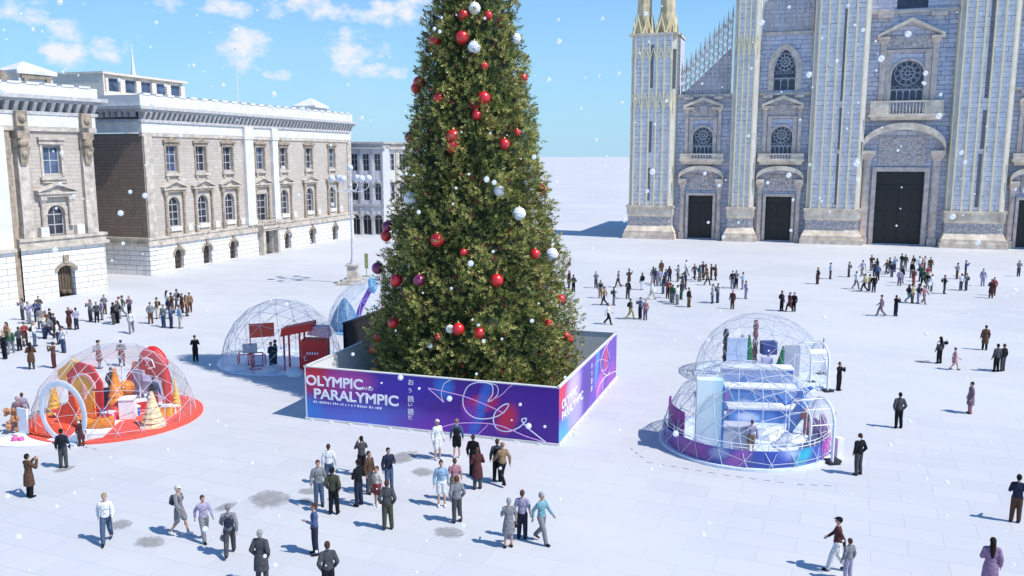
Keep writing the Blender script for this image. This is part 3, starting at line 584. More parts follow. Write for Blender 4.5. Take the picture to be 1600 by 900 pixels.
for i in range(5):
    a, c, cx, big = bays[i]
    # portal
    hw, dh = (3.35, 11.1) if big else (1.95, 7.1); e0, e1 = (14.0, 17.3) if big else (9.6, 11.2); HW = 5.7 if big else 3.5
    dcx = 41.95 if big else cx; yb = WY
    s = MB(); frame_box(s, dcx-hw, dcx+hw, 0, dh, .62 if big else .42, yb-.35, yb+.1)
    for sg in (-1, 1):
        x = dcx+sg*(hw+ (1.45 if big else .95)); q = .5 if big else .33
        s.box(x-q, x+q, yb-.55, yb, .0, e0-1.25); s.box(x-q*.6, x+q*.6, yb-.68, yb-.55, 1.2, e0-2.2); s.box(x-q*1.25, x+q*1.25, yb-.75, yb, 0, 1.1)
        s.frust(x-q, x+q, yb-.6, yb, e0-1.25, x-q*2.1, x+q*2.1, yb-1.3, yb, e0-.25)
    po = s.build('portal', M_MTRIM, pc)
    s = MB(); P = archpts(dcx-HW, dcx+HW, e0, e1, .9, 16); th = 1.0 if big else .7
    for p, q in zip(P, P[1:]):
        s.add([(p[0], yb-1.55, p[1]), (q[0], yb-1.55, q[1]), (q[0], yb-1.55, q[1]+th), (p[0], yb-1.55, p[1]+th), (p[0], yb, p[1]), (q[0], yb, q[1]), (q[0], yb, q[1]+th), (p[0], yb, p[1]+th)],
              [(0, 1, 2, 3), (7, 6, 5, 4), (0, 4, 5, 1), (2, 6, 7, 3), (0, 3, 7, 4), (1, 5, 6, 2)])
    for sg in (-1, 1): s.box(dcx+sg*HW-(.0 if sg < 0 else 1.9 if big else 1.2), dcx+sg*HW+(1.9 if big else 1.2 if 1 else 0)*(1 if sg < 0 else 0), yb-1.5, yb, e0-.25, e0+.2)
    s.build('arched_hood', M_MPED, po)
    s = MB(); tz = (dh+.9, e0+ (2.2 if big else .9)); s.box(dcx-hw+.1, dcx+hw-.1, yb-.22, yb-.01, tz[0], tz[1])
    rnd = random.Random(i)
    for q in range(26): s.ball((dcx+rnd.uniform(-hw+.5, hw-.5), yb-.24, rnd.uniform(tz[0]+.3, tz[1]-.3)), rnd.uniform(.2, .42), 7, 5, (1, .5, 1))
    s.build('carved_tympanum', M_MCARV, po)
    s = MB(); y = yb+.55; s.box(dcx-hw, dcx+hw, y, y+.1, .15, dh)
    rows = 5 if big else 4
    for sg in (-1, 1):
        for q in range(rows):
            for h in (0, 1):
                xa = dcx+(0.12 if sg > 0 else -hw+.1)+h*(hw/2-.05); xb = xa+hw/2-.3; za = .5+q*(dh-.8)*.8/rows; zb = za+(dh-.8)*.8/rows-.3; s.box(xa, xb, y-.08, y, za, zb)
    s.box(dcx-hw, dcx+hw, y-.14, y, dh*.8, dh*.8+.22); s.box(dcx-.06, dcx+.06, y-.12, y, .15, dh*.8); s.build('door', M_DARKW, po)
    # balcony window with pediment
    b0, b1 = (19.4, 21.5) if big else (12.8, 13.8); BW = 5.1 if big else 3.5
    wa, wb, we, wf = (39.8, 44.2, 21.6, 27.4) if big else (cx-1.55, cx+1.55, 13.8, 18.0)
    wi = rosette_window(pc, wa, wb, we, wf, yb+.35)
    s = MB(); t = .9 if big else .62; s.box(wa-t, wa-.01, yb-.14, yb-.01, we, wf+1.2); s.box(wb+.01, wb+t, yb-.14, yb-.01, we, wf+1.2)
    archband(s, wa, wb, wf-(wb-wa)/2, wf, 1, .28, yb-.22, yb-.1, 14); s.box(wa-t, wb+t, yb-.3, yb-.01, wf+1.2, wf+1.55)
    for sg in (-1, 1):
        x = cx+sg*((wb-wa)/2+t+.42); q = .38 if big else .26; s.box(x-q, x+q, yb-.4, yb-.01, we, wf+2.4); s.frust(x-q, x+q, yb-.45, yb, wf+2.4, x-q*2.2, x+q*2.2, yb-.95, yb, wf+3.2 if big else wf+3.0)
    s.build('window_surround', M_MTRIM, wi)
    s = MB(); pz = (30.7, 33.0) if big else (20.6+.4, 22.3); PW = 4.5 if big else 3.1
    for sg in (-1, 1): s.prism([(cx+sg*PW, pz[0]), (cx+sg*PW, pz[0]+.4), (cx, pz[1]+.4), (cx, pz[1]-.15)], yb-1.1, yb-.01); s.box(min(cx+sg*PW, cx+sg*(PW-1.7)), max(cx+sg*PW, cx+sg*(PW-1.7)), yb-1.0, yb-.01, pz[0]-.25, pz[0]+.1)
    s.build('pediment', M_MPED, wi)
    s = MB(); s.box(cx-PW+1.2, cx+PW-1.2, yb-.16, yb-.01, wf+1.7, pz[0]+.2); s.box(cx-.6, cx+.6, yb-.5, yb-.01, pz[0]-.6, pz[0]+.3); s.build('carved_panel', M_MCARV, wi)
    s = MB(); s.box(cx-BW, cx+BW, yb-1.5, yb, b0-.25, b0+.22); s.box(cx-BW+.3, cx+BW-.3, yb-1.1, yb, b0-.7, b0-.252); s.box(cx-BW+.1, cx+BW-.1, yb-1.35, yb-1.05, b1-.2, b1)
    for sg in (-1, 1): x = cx+sg*(BW*.72); s.box(x-BW*.25, x+BW*.25, yb-1.32, yb-1.08, b0+.222, b1-.202)
    n_ = 11 if big else 8
    for q in range(n_): x = cx-BW*.44+BW*.88*q/(n_-1); s.lathe([(.05, b0+.22), (.11, (b0+b1)/2), (.05, b1-.2)], x, yb-1.2, 6)
    s.build('balcony', M_MPED, pc)
    if not big and i in (1, 3):
        wi = rosette_window(pc, cx-1.6, cx+1.6, 23.5, 29.6, yb+.35, True, 3)
        s = MB(); archband(s, cx-1.6, cx+1.6, 27.6, 29.6, 2, .85, yb-.3, yb-.01, 14); s.box(cx-2.45, cx-1.6, yb-.3, yb-.01, 23.5, 27.6); s.box(cx+1.6, cx+2.45, yb-.3, yb-.01, 23.5, 27.6); s.build('window_surround', M_MTRIM, wi)
    s = MB()
    if not big: s.box(a, c, yb-.45, yb-.01, 22.75, 23.15); s.box(cx-3, cx-1.6, yb-.9, yb-.01, 22.3, 22.75); s.box(cx+1.6, cx+3, yb-.9, yb-.01, 22.3, 22.75)
    else: s.box(a, c, yb-.5, yb-.01, 34.1, 34.6); s.box(cx-4.6, cx-2.5, yb-1, yb-.01, 33.5, 34.09); s.box(cx+2.5, cx+4.6, yb-1, yb-.01, 33.5, 34.09)
    s.build('ledge', M_MTRIM, pc)
s = MB()
for k in range(3): s.box(39.9+k*1.45-.05+1.2*0, 39.9+k*1.45+.05, WY+.5, WY+.6, 34.8, 41)
s.add([(39.9, WY+.62, 34.8), (44.1, WY+.62, 34.8), (44.1, WY+.62, 42), (39.9, WY+.62, 42)], [(0, 1, 2, 3)]); s.build('window', M_GLASSC, pc, label='tall dark window above the ledge')
# openwork crestings over the side bays
def cresting(x0_, x1_, n_, base, line, crest):
    """pierced sloping screen: slats, solid field below the slope, open arches and spires above"""
    s = MB(); f = MB(); y = WY+.2; st = (x1_-x0_)/n_
    for i in range(n_+1):
        x = x0_+i*st; zt = crest(x)
        s.tube((x, y, base), (x, y, zt-1.2), .13, .11, 5); s.tube((x, y, zt-1.2), (x, y, zt+.6), .2, .02, 5); s.ball((x, y, zt-1.2), .22, 6, 5)
        if i < n_:
            xm = x+st/2; l0 = line(x); l1 = line(x+st); f.prism([(x, base), (x+st, base), (x+st, l1), (x, l0)], y+.1, y+.5)
            s.tube((x, y, l0), (x+st, y, l1), .1, .1, 4)
            z = (l0+l1)/2+.3; top_ = crest(xm)-1.6
            while z < top_:
                s.tube((x, y, z), (xm, y, z+.95), .07, .07, 4, False); s.tube((xm, y, z+.95), (x+st, y, z), .07, .07, 4, False)
                s.tube((x, y, z+1.0), (xm, y, z+.1), .05, .05, 4, False); s.tube((xm, y, z+.1), (x+st, y, z+1.0), .05, .05, 4, False); z += 1.15
            s.tube((xm, y, top_-.6), (xm, y, top_+1.6), .09, .02, 4)
    o = s.build('cresting', M_MTRIM, pc); f.build('slatted_field', M_MARBW, o)
cresting(8.9, 16.5, 11, 23.2, lambda x: 23.6+max(0, (x-9.5))*.95, lambda x: 27.6+(x-8.9)*1.12)
cresting(67.9, 75.8, 11, 23.2, lambda x: 23.6+max(0, (75-x))*.95, lambda x: 27.6+(75.8-x)*1.12)
cresting(21.1, 28.4, 9, 32.2, lambda x: 36.5+(x-21)*.9, lambda x: 41+(x-21)*1.1)
cresting(56.2, 63.5, 9, 32.2, lambda x: 36.5+(63.5-x)*.9, lambda x: 41+(63.5-x)*1.1)
s = MB(); s.box(21, 28.5, WY-.25, WY+.1, 31.9, 32.25); s.box(56.1, 63.6, WY-.25, WY+.1, 31.9, 32.25); s.build('ledge', M_MTRIM, pc)

# ------------------------------------------------------------------ printed barrier round the tree
def inter(p0, d, px, py):
    n = Vector((d.y, -d.x)); r = ray(px, py); t = (p0.x*n.x+p0.y*n.y)/(r.x*n.x+r.y*n.y); P = r*t
    return ((P.x-p0.x)*d.x+(P.y-p0.y)*d.y, CAMH+P.z)
def print_mat(name, base, blobs, rough=0.35, grain=0.0):
    b = NB(name); t = b.new('ShaderNodeTexCoord'); s = b.new('ShaderNodeSeparateXYZ'); b.l.new(t.outputs['Object'], s.inputs[0]); cur = base
    nz = b.noise(1.1, 2, t.outputs['Object'])
    for (cx, cz, rx, rz, col, shear) in blobs:
        zz = b.math('SUBTRACT', s.outputs[2], cz); xx = b.math('SUBTRACT', b.math('SUBTRACT', s.outputs[0], cx), b.math('MULTIPLY', zz, shear))
        d = b.math('ADD', b.math('POWER', b.math('ABSOLUTE', b.math('MULTIPLY', xx, 1/rx)), 2.0), b.math('POWER', b.math('ABSOLUTE', b.math('MULTIPLY', zz, 1/rz)), 2.0))
        f = b.math('MULTIPLY', b.math('SUBTRACT', b.math('ADD', 1.05, b.math('MULTIPLY', nz, .35)), d), .8, True)
        cur = b.mix(f, cur, col)
    MATS[name] = b.set(cur, rough); return MATS[name]
PA = G(478, 655); PB = G(873, 697); PC = G(963, 590); PD = PA+PC-PB; BH = 2.78
M_WHP = plain('white barrier board', (0.80, 0.81, 0.83), .55, var=.06); M_WLINE = plain('white printed line', (0.85, 0.80, 0.92), .5, var=.03); M_PLINE = plain('pink printed line', (0.80, 0.42, 0.85), .5, var=.05)
M_WTXT = plain('white print', (0.86, 0.84, 0.90), .5, var=.03)
cA = (0.032, 0.008, 0.30)
M_PR1 = print_mat('front print', (0.062, 0.006, 0.27), [
    (3.2, .0, 4.5, 1.4, (0.10, 0.16, 0.62), .2), (7.6, .2, 3.0, .9, (0.17, 0.02, 0.40), 0), (5.5, 2.4, 2.6, 1.2, (0.035, 0.012, 0.36), 0), (0.4, 2.6, 2.4, 1.5, (0.62, 0.01, 0.04), .3), (2.6, 2.3, 1.5, 1.0, (0.42, 0.05, 0.34), 0),
    (-.3, .5, 1.6, 1.0, (0.02, 0.22, 0.66), 0), (7.7, 2.4, .6, .7, (0.02, 0.18, 0.60), 0), (9.6, 1.7, .9, .55, (0.66, 0.01, 0.04), .8), (10.9, 1.1, .6, .8, (0.60, 0.01, 0.05), .2), (9.55, 1.4, .35, 2.4, (0.02, 0.15, 0.62), .32), (9.0, 1.2, .5, .6, (0.22, 0.03, .42), 0)])
M_PR2 = print_mat('side print', (0.11, 0.02, 0.42), [
    (0.3, 2.4, 1.6, 1.2, (0.72, 0.01, 0.06), .2), (2.6, 1.9, 1.6, 1.6, (0.66, 0.50, 0.80), .3), (0.4, .3, 2.4, .9, (0.03, 0.35, 0.75), .3), (3.3, .6, 1.7, .8, (0.42, 0.36, 0.80), .4), (5.4, 1.4, 1.1, 1.6, (0.05, 0.012, 0.30), .2), (7.8, 2.2, .5, 1.5, (0.02, 0.30, .70), .35), (10.0, 1.9, .55, .9, (0.68, 0.02, 0.06), .2), (8.6, .8, 1.2, .7, (0.55, 0.10, 0.62), .4), (11.6, .6, 1.4, .9, (0.30, 0.02, 0.42), 0)])
enc = empty('barrier', 'square barrier of printed purple boards with white inner faces around the giant tree', 'barrier', PA, 0)
def panel(P, Q, name, mat, out=True, label=None):
    d = Q-P; Ln = d.length; rz = math.atan2(d.y, d.x); r = MB(); r.box(0.0, Ln, 0.02, .10, .12, BH)
    o = r.build(name, M_WHP, enc, label=label); o.location = P-PA; o.rotation_euler = (0, 0, rz)
    s = MB(); s.box(0.0, Ln, -.03, .13, BH, BH+.05); s.box(0, Ln, -.06, .14, 0.0, .115)
    for k in range(int(Ln/1.1)): s.box(.3+k*1.1, .5+k*1.1, -.16, -.06, 0, .05)
    s.build('trim_strip', M_WHITE, o)
    if mat:
        s = MB(); s.box(0.0, Ln, 0.0, .018, .12, BH-.001); s.build('printed_face', mat, o)
    return o, Ln
ofr, L1 = panel(PA, PB, 'front_board', M_PR1, label='wide printed board lettered in white'); osd, L2 = panel(PB, PC, 'side_board', M_PR2, label='printed board running back to the right')
# left and back boards show their white inner faces
for P, Q in ((PD, PA), (PC, PD)): panel(P, Q, 'rear_board', None)
def text_part(txt, name, par, x, z, size, mat, y=-.012, align='LEFT', bold=.012, sx=1.0, rotz=0, shear=0):
    cu = bpy.data.curves.new(name, 'FONT'); cu.body = txt; cu.size = size; cu.extrude = .004; cu.bevel_depth = bold*size; cu.bevel_resolution = 0; cu.align_x = align; cu.space_character = 1.0; cu.shear = shear
    o = bpy.data.objects.new('tmp', cu); COL.objects.link(o); dg = bpy.context.evaluated_depsgraph_get(); me = bpy.data.meshes.new_from_object(o.evaluated_get(dg)); bpy.data.objects.remove(o); me.name = name
    me.materials.clear(); me.materials.append(mat); k = bpy.data.objects.new(name, me); COL.objects.link(k); k.parent = par; k.location = (x, y, z); k.rotation_euler = (math.pi/2, 0, rotz); k.scale = (sx, 1, .3); return k
dF = (PB-PA).normalized(); dS = (PC-PB).normalized()
def on(px, py): return inter(PA, dF, px, py)
def ons(px, py): return inter(PB, dS, px, py)
a0 = on(477, 601); a1 = on(566, 607)
k = text_part('OLYMPIC', 'lettering', ofr, a0[0]+.03, a0[1]+.02, .72, M_WTXT, bold=.032); k.scale.x = (a1[0]-a0[0]-.02)/k.dimensions.x if k.dimensions.x else 1
b0 = on(490, 621); b1 = on(622, 632.5); k2 = text_part('PARALYMPIC', 'lettering', ofr, b0[0], b0[1]-.02, .72, M_WTXT, bold=.032)
k3 = text_part('AND', 'lettering', ofr, on(567, 609)[0], on(567, 609)[1], .24, M_WTXT, bold=.01)
bpy.context.view_layer.update()
for k_, w_ in ((k, a1[0]-a0[0]), (k2, b1[0]-b0[0]), (k3, on(583, 609)[0]-on(567, 609)[0])):
    xs = [v.co.x for v in k_.data.vertices]; k_.scale.x = w_/(max(xs)-min(xs))
rnd = random.Random(3); s = MB(); x, z = on(490, 628.5); x1 = on(594, 640)[0]
while x < x1:
    w_ = rnd.choice((.04, .07, .1, .05)); s.box(x, x+w_, -.014, -.003, z-.02+rnd.uniform(-.01, .01), z+.09*rnd.choice((1, .7, 1))); x += w_+rnd.choice((.05, .06, .12)); 
s.build('small_print', M_WTXT, ofr)
for i, (ch, py) in enumerate([('お', 600), ('う', 612), ('読', 626), ('い', 634), ('語', 646), ('だ', 654)]):
    q = on(637, py); text_part(ch, 'lettering', ofr, q[0], q[1]-.02, .34 if ch in '読語お' else .26, M_WTXT, bold=.01)
def swirl(par, pts, f, w=.035, mat=None, y=-.03):
    P = [f(660+a/4.284, 500+b_/4.284) for a, b_ in pts]; P = [(p[0], y, min(BH-.03, max(.14, p[1]))) for p in P]
    s = MB(); s.path(smoothpts(P, 6), w*1.1, 4, flat=Vector((0, 1, 0))); s.build('printed_swirl', mat or M_WLINE, par)
SW = [([(190, 375), (145, 430), (128, 500), (145, 550)], .022, M_WLINE), ([(450, 404), (375, 402), (305, 445), (272, 530), (290, 605), (350, 652), (430, 660), (510, 640), (560, 600), (578, 562), (540, 570), (490, 615), (476, 670), (500, 725), (570, 745), (640, 722), (685, 685), (697, 658), (665, 668), (700, 715), (760, 765), (825, 825)], .028, M_WLINE),
      ([(40, 455), (140, 475), (280, 510), (400, 555), (500, 600), (550, 625)], .03, M_PLINE), ([(40, 455), (90, 500), (145, 550)], .025, M_PLINE), ([(375, 402), (450, 408), (500, 440), (507, 490), (470, 535), (440, 540), (470, 500), (470, 440), (440, 400)], .022, M_WLINE),
      ([(605, 410), (580, 450), (530, 500), (450, 540)], .022, M_PLINE), ([(130, 715), (220, 692), (320, 686), (430, 690), (520, 705), (600, 735), (700, 778), (820, 828)], .03, M_PLINE), ([(440, 700), (400, 740), (370, 770)], .02, M_PLINE)]
for i, (pts, w_, mt) in enumerate(SW): swirl(ofr, pts, on, w_, mt, -.024-.004*i)
SS = [([(1250, 110), (1215, 200), (1190, 290), (1205, 350), (1235, 370), (1250, 345)], .03), ([(1150, 310), (1165, 275), (1205, 265), (1240, 285), (1225, 330), (1190, 340)], .025), ([(1160, 520), (1175, 450), (1210, 390), (1270, 350), (1295, 345)], .03), ([(1245, 200), (1250, 260), (1230, 150), (1265, 90)], .025), ([(1205, 470), (1200, 420), (1215, 380)], .025)]
for i, (pts, w_) in enumerate(SS): swirl(osd, pts, ons, w_, M_PLINE if i % 2 else M_WLINE, -.024-.004*i)
for (tx, pa, pb) in (('OLYMPIC', (880, 633), (900, 612)), ('PARALYMPIC', (880, 650), (913, 615))):
    a_ = ons(*pa); b_ = ons(*pb); k = text_part(tx, 'lettering', osd, .45, 1.62 if tx == 'OLYMPIC' else 1.05, .62, M_WTXT, bold=.032); xs = [v.co.x for v in k.data.vertices]; k.scale.x = (2.9 if tx == 'OLYMPIC' else 4.1)/(max(xs)-min(xs))
for i, ch in enumerate('おう読語'): text_part(ch, 'lettering', osd, 6.3, 2.2-i*.42, .34, M_WTXT)
# black partition behind the left board
pp = G(537, 0) if 0 else None
s = MB(); q0 = Vector((-10.6, 53, 0)); q1 = Vector((-7.6, 61.5, 0)); dd = q1-q0; s.box(0, dd.length, 0, .25, 0, 2.8); s.box(-.05, dd.length, -.05, .3, 2.8, 2.86)
o = s.build('partition', plain('black stage cloth', (0.008, 0.008, 0.012), .9), None, loc=q0); o.rotation_euler = (0, 0, math.atan2(dd.y, dd.x)); tag(o, 'black partition wall behind the left side of the tree barrier', 'partition')

# ------------------------------------------------------------------ the giant tree
TC = (PA+PB+PC+PD)/4; TX, TY = TC.x, TC.y+0.3
PROF = [(.2, 5.0), (1.0, 5.45), (4.3, 5.25), (7.85, 4.55), (11.4, 3.75), (15, 3.1), (18.5, 2.5), (22.1, 1.9), (25, 1.3), (27.5, .65), (28.6, .1)]
def trad(z):
    if z <= PROF[0][0]: return PROF[0][1]
    for (a, ra), (c, rc) in zip(PROF, PROF[1:]):
        if z <= c: return ra+(rc-ra)*(z-a)/(c-a)
    return 0
tree = empty('christmas_tree', 'giant conical green Christmas tree hung with baubles inside the purple barrier', 'tree', (TX, TY, 0))
s = MB(); s.path([(0, 0, 0), (.05, 0, 8), (0, .05, 16), (0, 0, 24), (0, 0, 28.3)], [.45, .36, .24, .12, .03], 9)
rnd = random.Random(11)
for i in range(120):
    z = .6+26.5*(i/120); t = i*2.4; r_ = trad(z)*.9; s.tube((0, 0, z), (r_*math.cos(t), r_*math.sin(t), z+r_*.22), .05+.03*(1-z/28), .015, 4, False)
s.build('trunk', plain('brown bark', (0.09, 0.06, 0.04), .9), tree)
import numpy as np
rg = np.random.default_rng(5)
def leaves(n):
    V = []; T = []
    ph = rg.uniform(0, 6.28, 8)
    z = 28.4*(1-np.sqrt(rg.uniform(0, 1, n)*.998)); z = .3+z
    th = rg.uniform(0, 2*np.pi, n); base = np.array([trad(v) for v in z])
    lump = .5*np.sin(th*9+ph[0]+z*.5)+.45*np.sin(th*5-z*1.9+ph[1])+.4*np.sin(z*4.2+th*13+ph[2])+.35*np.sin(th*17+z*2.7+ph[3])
    depth = rg.uniform(0, 1, n)**1.6
    fac = 1.0+.085*lump-.30*depth; far = rg.uniform(0, 1, n) < .04; fac = np.where(far, 1.02+rg.uniform(0, .12, n), fac)
    r = base*fac+.05*lump
    P = np.stack([r*np.cos(th), r*np.sin(th), z], 1); O = np.stack([np.cos(th), np.sin(th), .55+.3*rg.normal(size=n)], 1)+.45*rg.normal(size=(n, 3)); O /= np.linalg.norm(O, axis=1)[:, None]
    tone = rg.uniform(0, 1, n)*.55+.25*(lump > .1)+.2*rg.uniform(0, 1, n); red = rg.uniform(0, 1, n) < .035  # shading put into tone: outer lumps lighter, hollows darker; some leaves red
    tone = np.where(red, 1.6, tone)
    nl = 11; total = n*nl; vv = np.empty((total, 4, 3)); tt = np.empty(total)
    A = np.cross(O, rg.normal(size=(n, 3))); A /= np.linalg.norm(A, axis=1)[:, None]; B = np.cross(O, A)
    for k in range(nl):
        a = 2*np.pi*k*.382+rg.uniform(0, .8, n); s_ = k/nl; c0 = P+O*(s_*.30)[None] if 0 else P+O*(s_*.30)
        D = O*(.55+.6*s_)+(A*np.cos(a)[:, None]+B*np.sin(a)[:, None])*(.95-.45*s_); D /= np.linalg.norm(D, axis=1)[:, None]
        W = np.cross(D, O+.3*rg.normal(size=(n, 3))); W /= (np.linalg.norm(W, axis=1)[:, None]+1e-6); ln = rg.uniform(.13, .24, n)[:, None]; wd = rg.uniform(.022, .038, n)[:, None]
        i0 = slice(k*n, (k+1)*n); vv[i0, 0] = c0; vv[i0, 1] = c0+D*ln*.5+W*wd; vv[i0, 2] = c0+D*ln; vv[i0, 3] = c0+D*ln*.5-W*wd; tt[i0] = tone+.12*rg.normal(size=n)
    return vv.reshape(-1, 3), tt
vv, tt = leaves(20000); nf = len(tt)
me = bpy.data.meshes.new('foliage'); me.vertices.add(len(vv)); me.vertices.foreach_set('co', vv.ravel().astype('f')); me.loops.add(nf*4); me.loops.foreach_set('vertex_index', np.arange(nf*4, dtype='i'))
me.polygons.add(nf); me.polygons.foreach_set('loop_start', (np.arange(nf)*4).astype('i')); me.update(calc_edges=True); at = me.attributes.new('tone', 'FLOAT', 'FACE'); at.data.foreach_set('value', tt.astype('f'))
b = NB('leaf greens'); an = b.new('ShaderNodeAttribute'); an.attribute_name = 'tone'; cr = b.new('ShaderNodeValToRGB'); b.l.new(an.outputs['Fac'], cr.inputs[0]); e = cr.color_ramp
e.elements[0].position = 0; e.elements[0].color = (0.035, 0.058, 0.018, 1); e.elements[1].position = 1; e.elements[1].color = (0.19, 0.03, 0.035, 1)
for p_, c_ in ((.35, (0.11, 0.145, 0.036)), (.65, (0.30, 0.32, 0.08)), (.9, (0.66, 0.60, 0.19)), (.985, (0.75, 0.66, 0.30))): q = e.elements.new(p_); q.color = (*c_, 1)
b.set(cr.outputs[0], .5); tr = b.new('ShaderNodeBsdfTranslucent'); b.l.new(cr.outputs[0], tr.inputs[0]); ms_ = b.new('ShaderNodeMixShader'); ms_.inputs[0].default_value = .28
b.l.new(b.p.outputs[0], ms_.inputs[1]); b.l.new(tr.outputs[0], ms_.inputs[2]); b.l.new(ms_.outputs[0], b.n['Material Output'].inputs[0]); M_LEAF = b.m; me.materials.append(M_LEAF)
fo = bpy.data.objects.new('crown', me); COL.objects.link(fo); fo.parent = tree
s = MB(); pr = [(max(.05, trad(z)*.76), z) for z in [.3+i*.6 for i in range(47)]]; s.lathe(pr, n=28); core = s.build('inner_foliage', plain('inner foliage darkened as shaded gaps', (0.028, 0.045, 0.018), .95, var=.6, sc=5, bump=1), tree)  # core green kept dark to paint shade into gaps between sprigs

# ------------------------------------------------------------------ baubles
def bauble_mat(name, col, rough, spec): 
    b = NB(name); b.bump(b.noise(40 if 'snow' in name else 6, 3), .6 if 'snow' in name else .04, .03); b.set(col, rough, 0, spec); b.p.inputs['Coat Weight'].default_value = 0.0 if 'snow' in name else .6; b.p.inputs['Coat Roughness'].default_value = .25; return b.m
BM = {'red': bauble_mat('red gloss bauble', (0.62, 0.012, 0.02), .35, .5), 'white': bauble_mat('white snow bauble', (0.82, 0.84, 0.88), .9, .2), 'purple': bauble_mat('purple gloss bauble', (0.24, 0.02, 0.10), .35, .5)}
M_CAP = plain('gold bauble cap', (0.7, 0.5, 0.2), .3, .9)
def ballmesh(rough_):
    s = MB(); s.ball((0, 0, 0), 1, 20, 14)
    if rough_:
        r_ = random.Random(2); s.v = [tuple(c*(1+r_.uniform(-.05, .09)) for c in v) for v in s.v]
    return s
bm_ = {c: ballmesh(c == 'white').mesh('bauble', BM[c], c != 'white') for c in BM}
s = MB(); s.lathe([(.22, .93), (.22, 1.16), (.1, 1.2)], n=10); s.path([(.1*math.cos(2*math.pi*k/8), 0, 1.27+.1*math.sin(2*math.pi*k/8)) for k in range(8)], .025, 4, True); capm = s.mesh('cap', M_CAP, True)
s = MB(); s.path([(0, 0, .2), (.9, 0, .8), (1.3, -.1, .2), (.4, 0, -.1), (0, 0, 0), (-.5, 0, -.1), (-1.3, .1, .3), (-.8, 0, .8), (0, 0, .2)], .16, 5); s.path([(0, 0, 0), (.4, -.1, -1.2), (.6, 0, -2.4)], .14, 5); s.path([(0, 0, 0), (-.4, .1, -1.3), (-.5, 0, -2.8)], .14, 5); ribm = s.mesh('ribbon', plain('dark red ribbon', (0.30, 0.01, 0.02), .5), True)
BL = [('red',724,23,8),('red',763,24,6.5),('red',679,63,9),('red',722,58,10),('white',741,13,9),('white',741,74,9.5),('red',757,103,6),('red',655,129,9.5),('red',650,138,8),('red',685,153,8),('red',756,153,10),('red',817,122,7.5),('purple',641,215,9),('red',708,213,10.5),('red',707,229,9),('red',788,225,8.5),
('white',641,310,10),('white',780,298,8.5),('white',811,334,10),('red',851,297,5.5),('red',845,291,5),('red',683,375,10.5),('red',836,397,8.5),('red',603,369,8.5),('purple',605,354,8.5),('white',862,397,9.5),('purple',590,419,9.5),('red',619,438,10),('purple',655,438,9.5),('red',776,438,10.5),('red',876,467,7),('red',857,505,6.5),('red',614,504,8.5),('red',716,514,10),('white',703,514,6.5),('red',749,520,9.5),('red',592,527,7),('red',583,545,7),('red',889,530,7.5),('red',808,207,5.5),('red',684,527,5),('red',724,394,6),('white',805,60,8),('red',884,524,6),('white',672,540,4.5),('red',745,180,7)]
def tree_hit(px, py):
    r = ray(px, py); best = None; ta = 34.0
    while ta < 54:
        P = Vector((0, 0, CAMH))+r*ta; d = math.hypot(P.x-TX, P.y-TY)-trad(P.z)*1.02
        if best is None or d < best[0]: best = (d, P.copy())
        if d < 0: return P
        ta += .05
    return best[1]
order = {}
NUM = ['zeroth', 'first', 'second', 'third', 'fourth', 'fifth', 'sixth', 'seventh', 'eighth', 'ninth', 'tenth', 'eleventh', 'twelfth', 'thirteenth', 'fourteenth', 'fifteenth', 'sixteenth', 'seventeenth', 'eighteenth', 'nineteenth', 'twentieth']
def ordn(n):
    if n <= 20: return NUM[n]
    tens = {2: 'twenty', 3: 'thirty', 4: 'forty', 5: 'fifty'}[n//10]; return tens+'-'+NUM[n % 10] if n % 10 else tens[:-1]+'ieth'
for c in BM:
    for i, e_ in enumerate(sorted([q for q in BL if q[0] == c], key=lambda q: (q[2], q[1]))): order[(e_[1], e_[2])] = i+1
for (c, px, py, rp) in BL:
    P = tree_hit(px, py); r_ = 1.0*rp*P.y/FPX; hw = trad(P.z)*FPX/TY; rel = (px-(800+TX*FPX/TY))/hw
    side = 'at the left edge' if rel < -.8 else 'at the right edge' if rel > .8 else 'on the left half' if rel < -.2 else 'on the right half' if rel > .2 else 'on the middle'
    look = {'red': 'shiny red bauble', 'white': 'snowy white bauble', 'purple': 'dark purple red bauble'}[c]
    o = bpy.data.objects.new('bauble', bm_[c]); COL.objects.link(o); o.location = P; o.scale = (r_,)*3
    tag(o, f'{look} {side} of the tree, {ordn(order[(px, py)])} {c} from top', 'bauble', 'baubles hanging on the Christmas tree')
    k = bpy.data.objects.new('cap', capm); COL.objects.link(k); k.parent = o
P = tree_hit(742, 168); o = bpy.data.objects.new('ribbon_bow', ribm); COL.objects.link(o); o.location = P; o.scale = (.28,)*3; tag(o, 'dark red ribbon bow with long tails hanging high on the tree', 'bow')

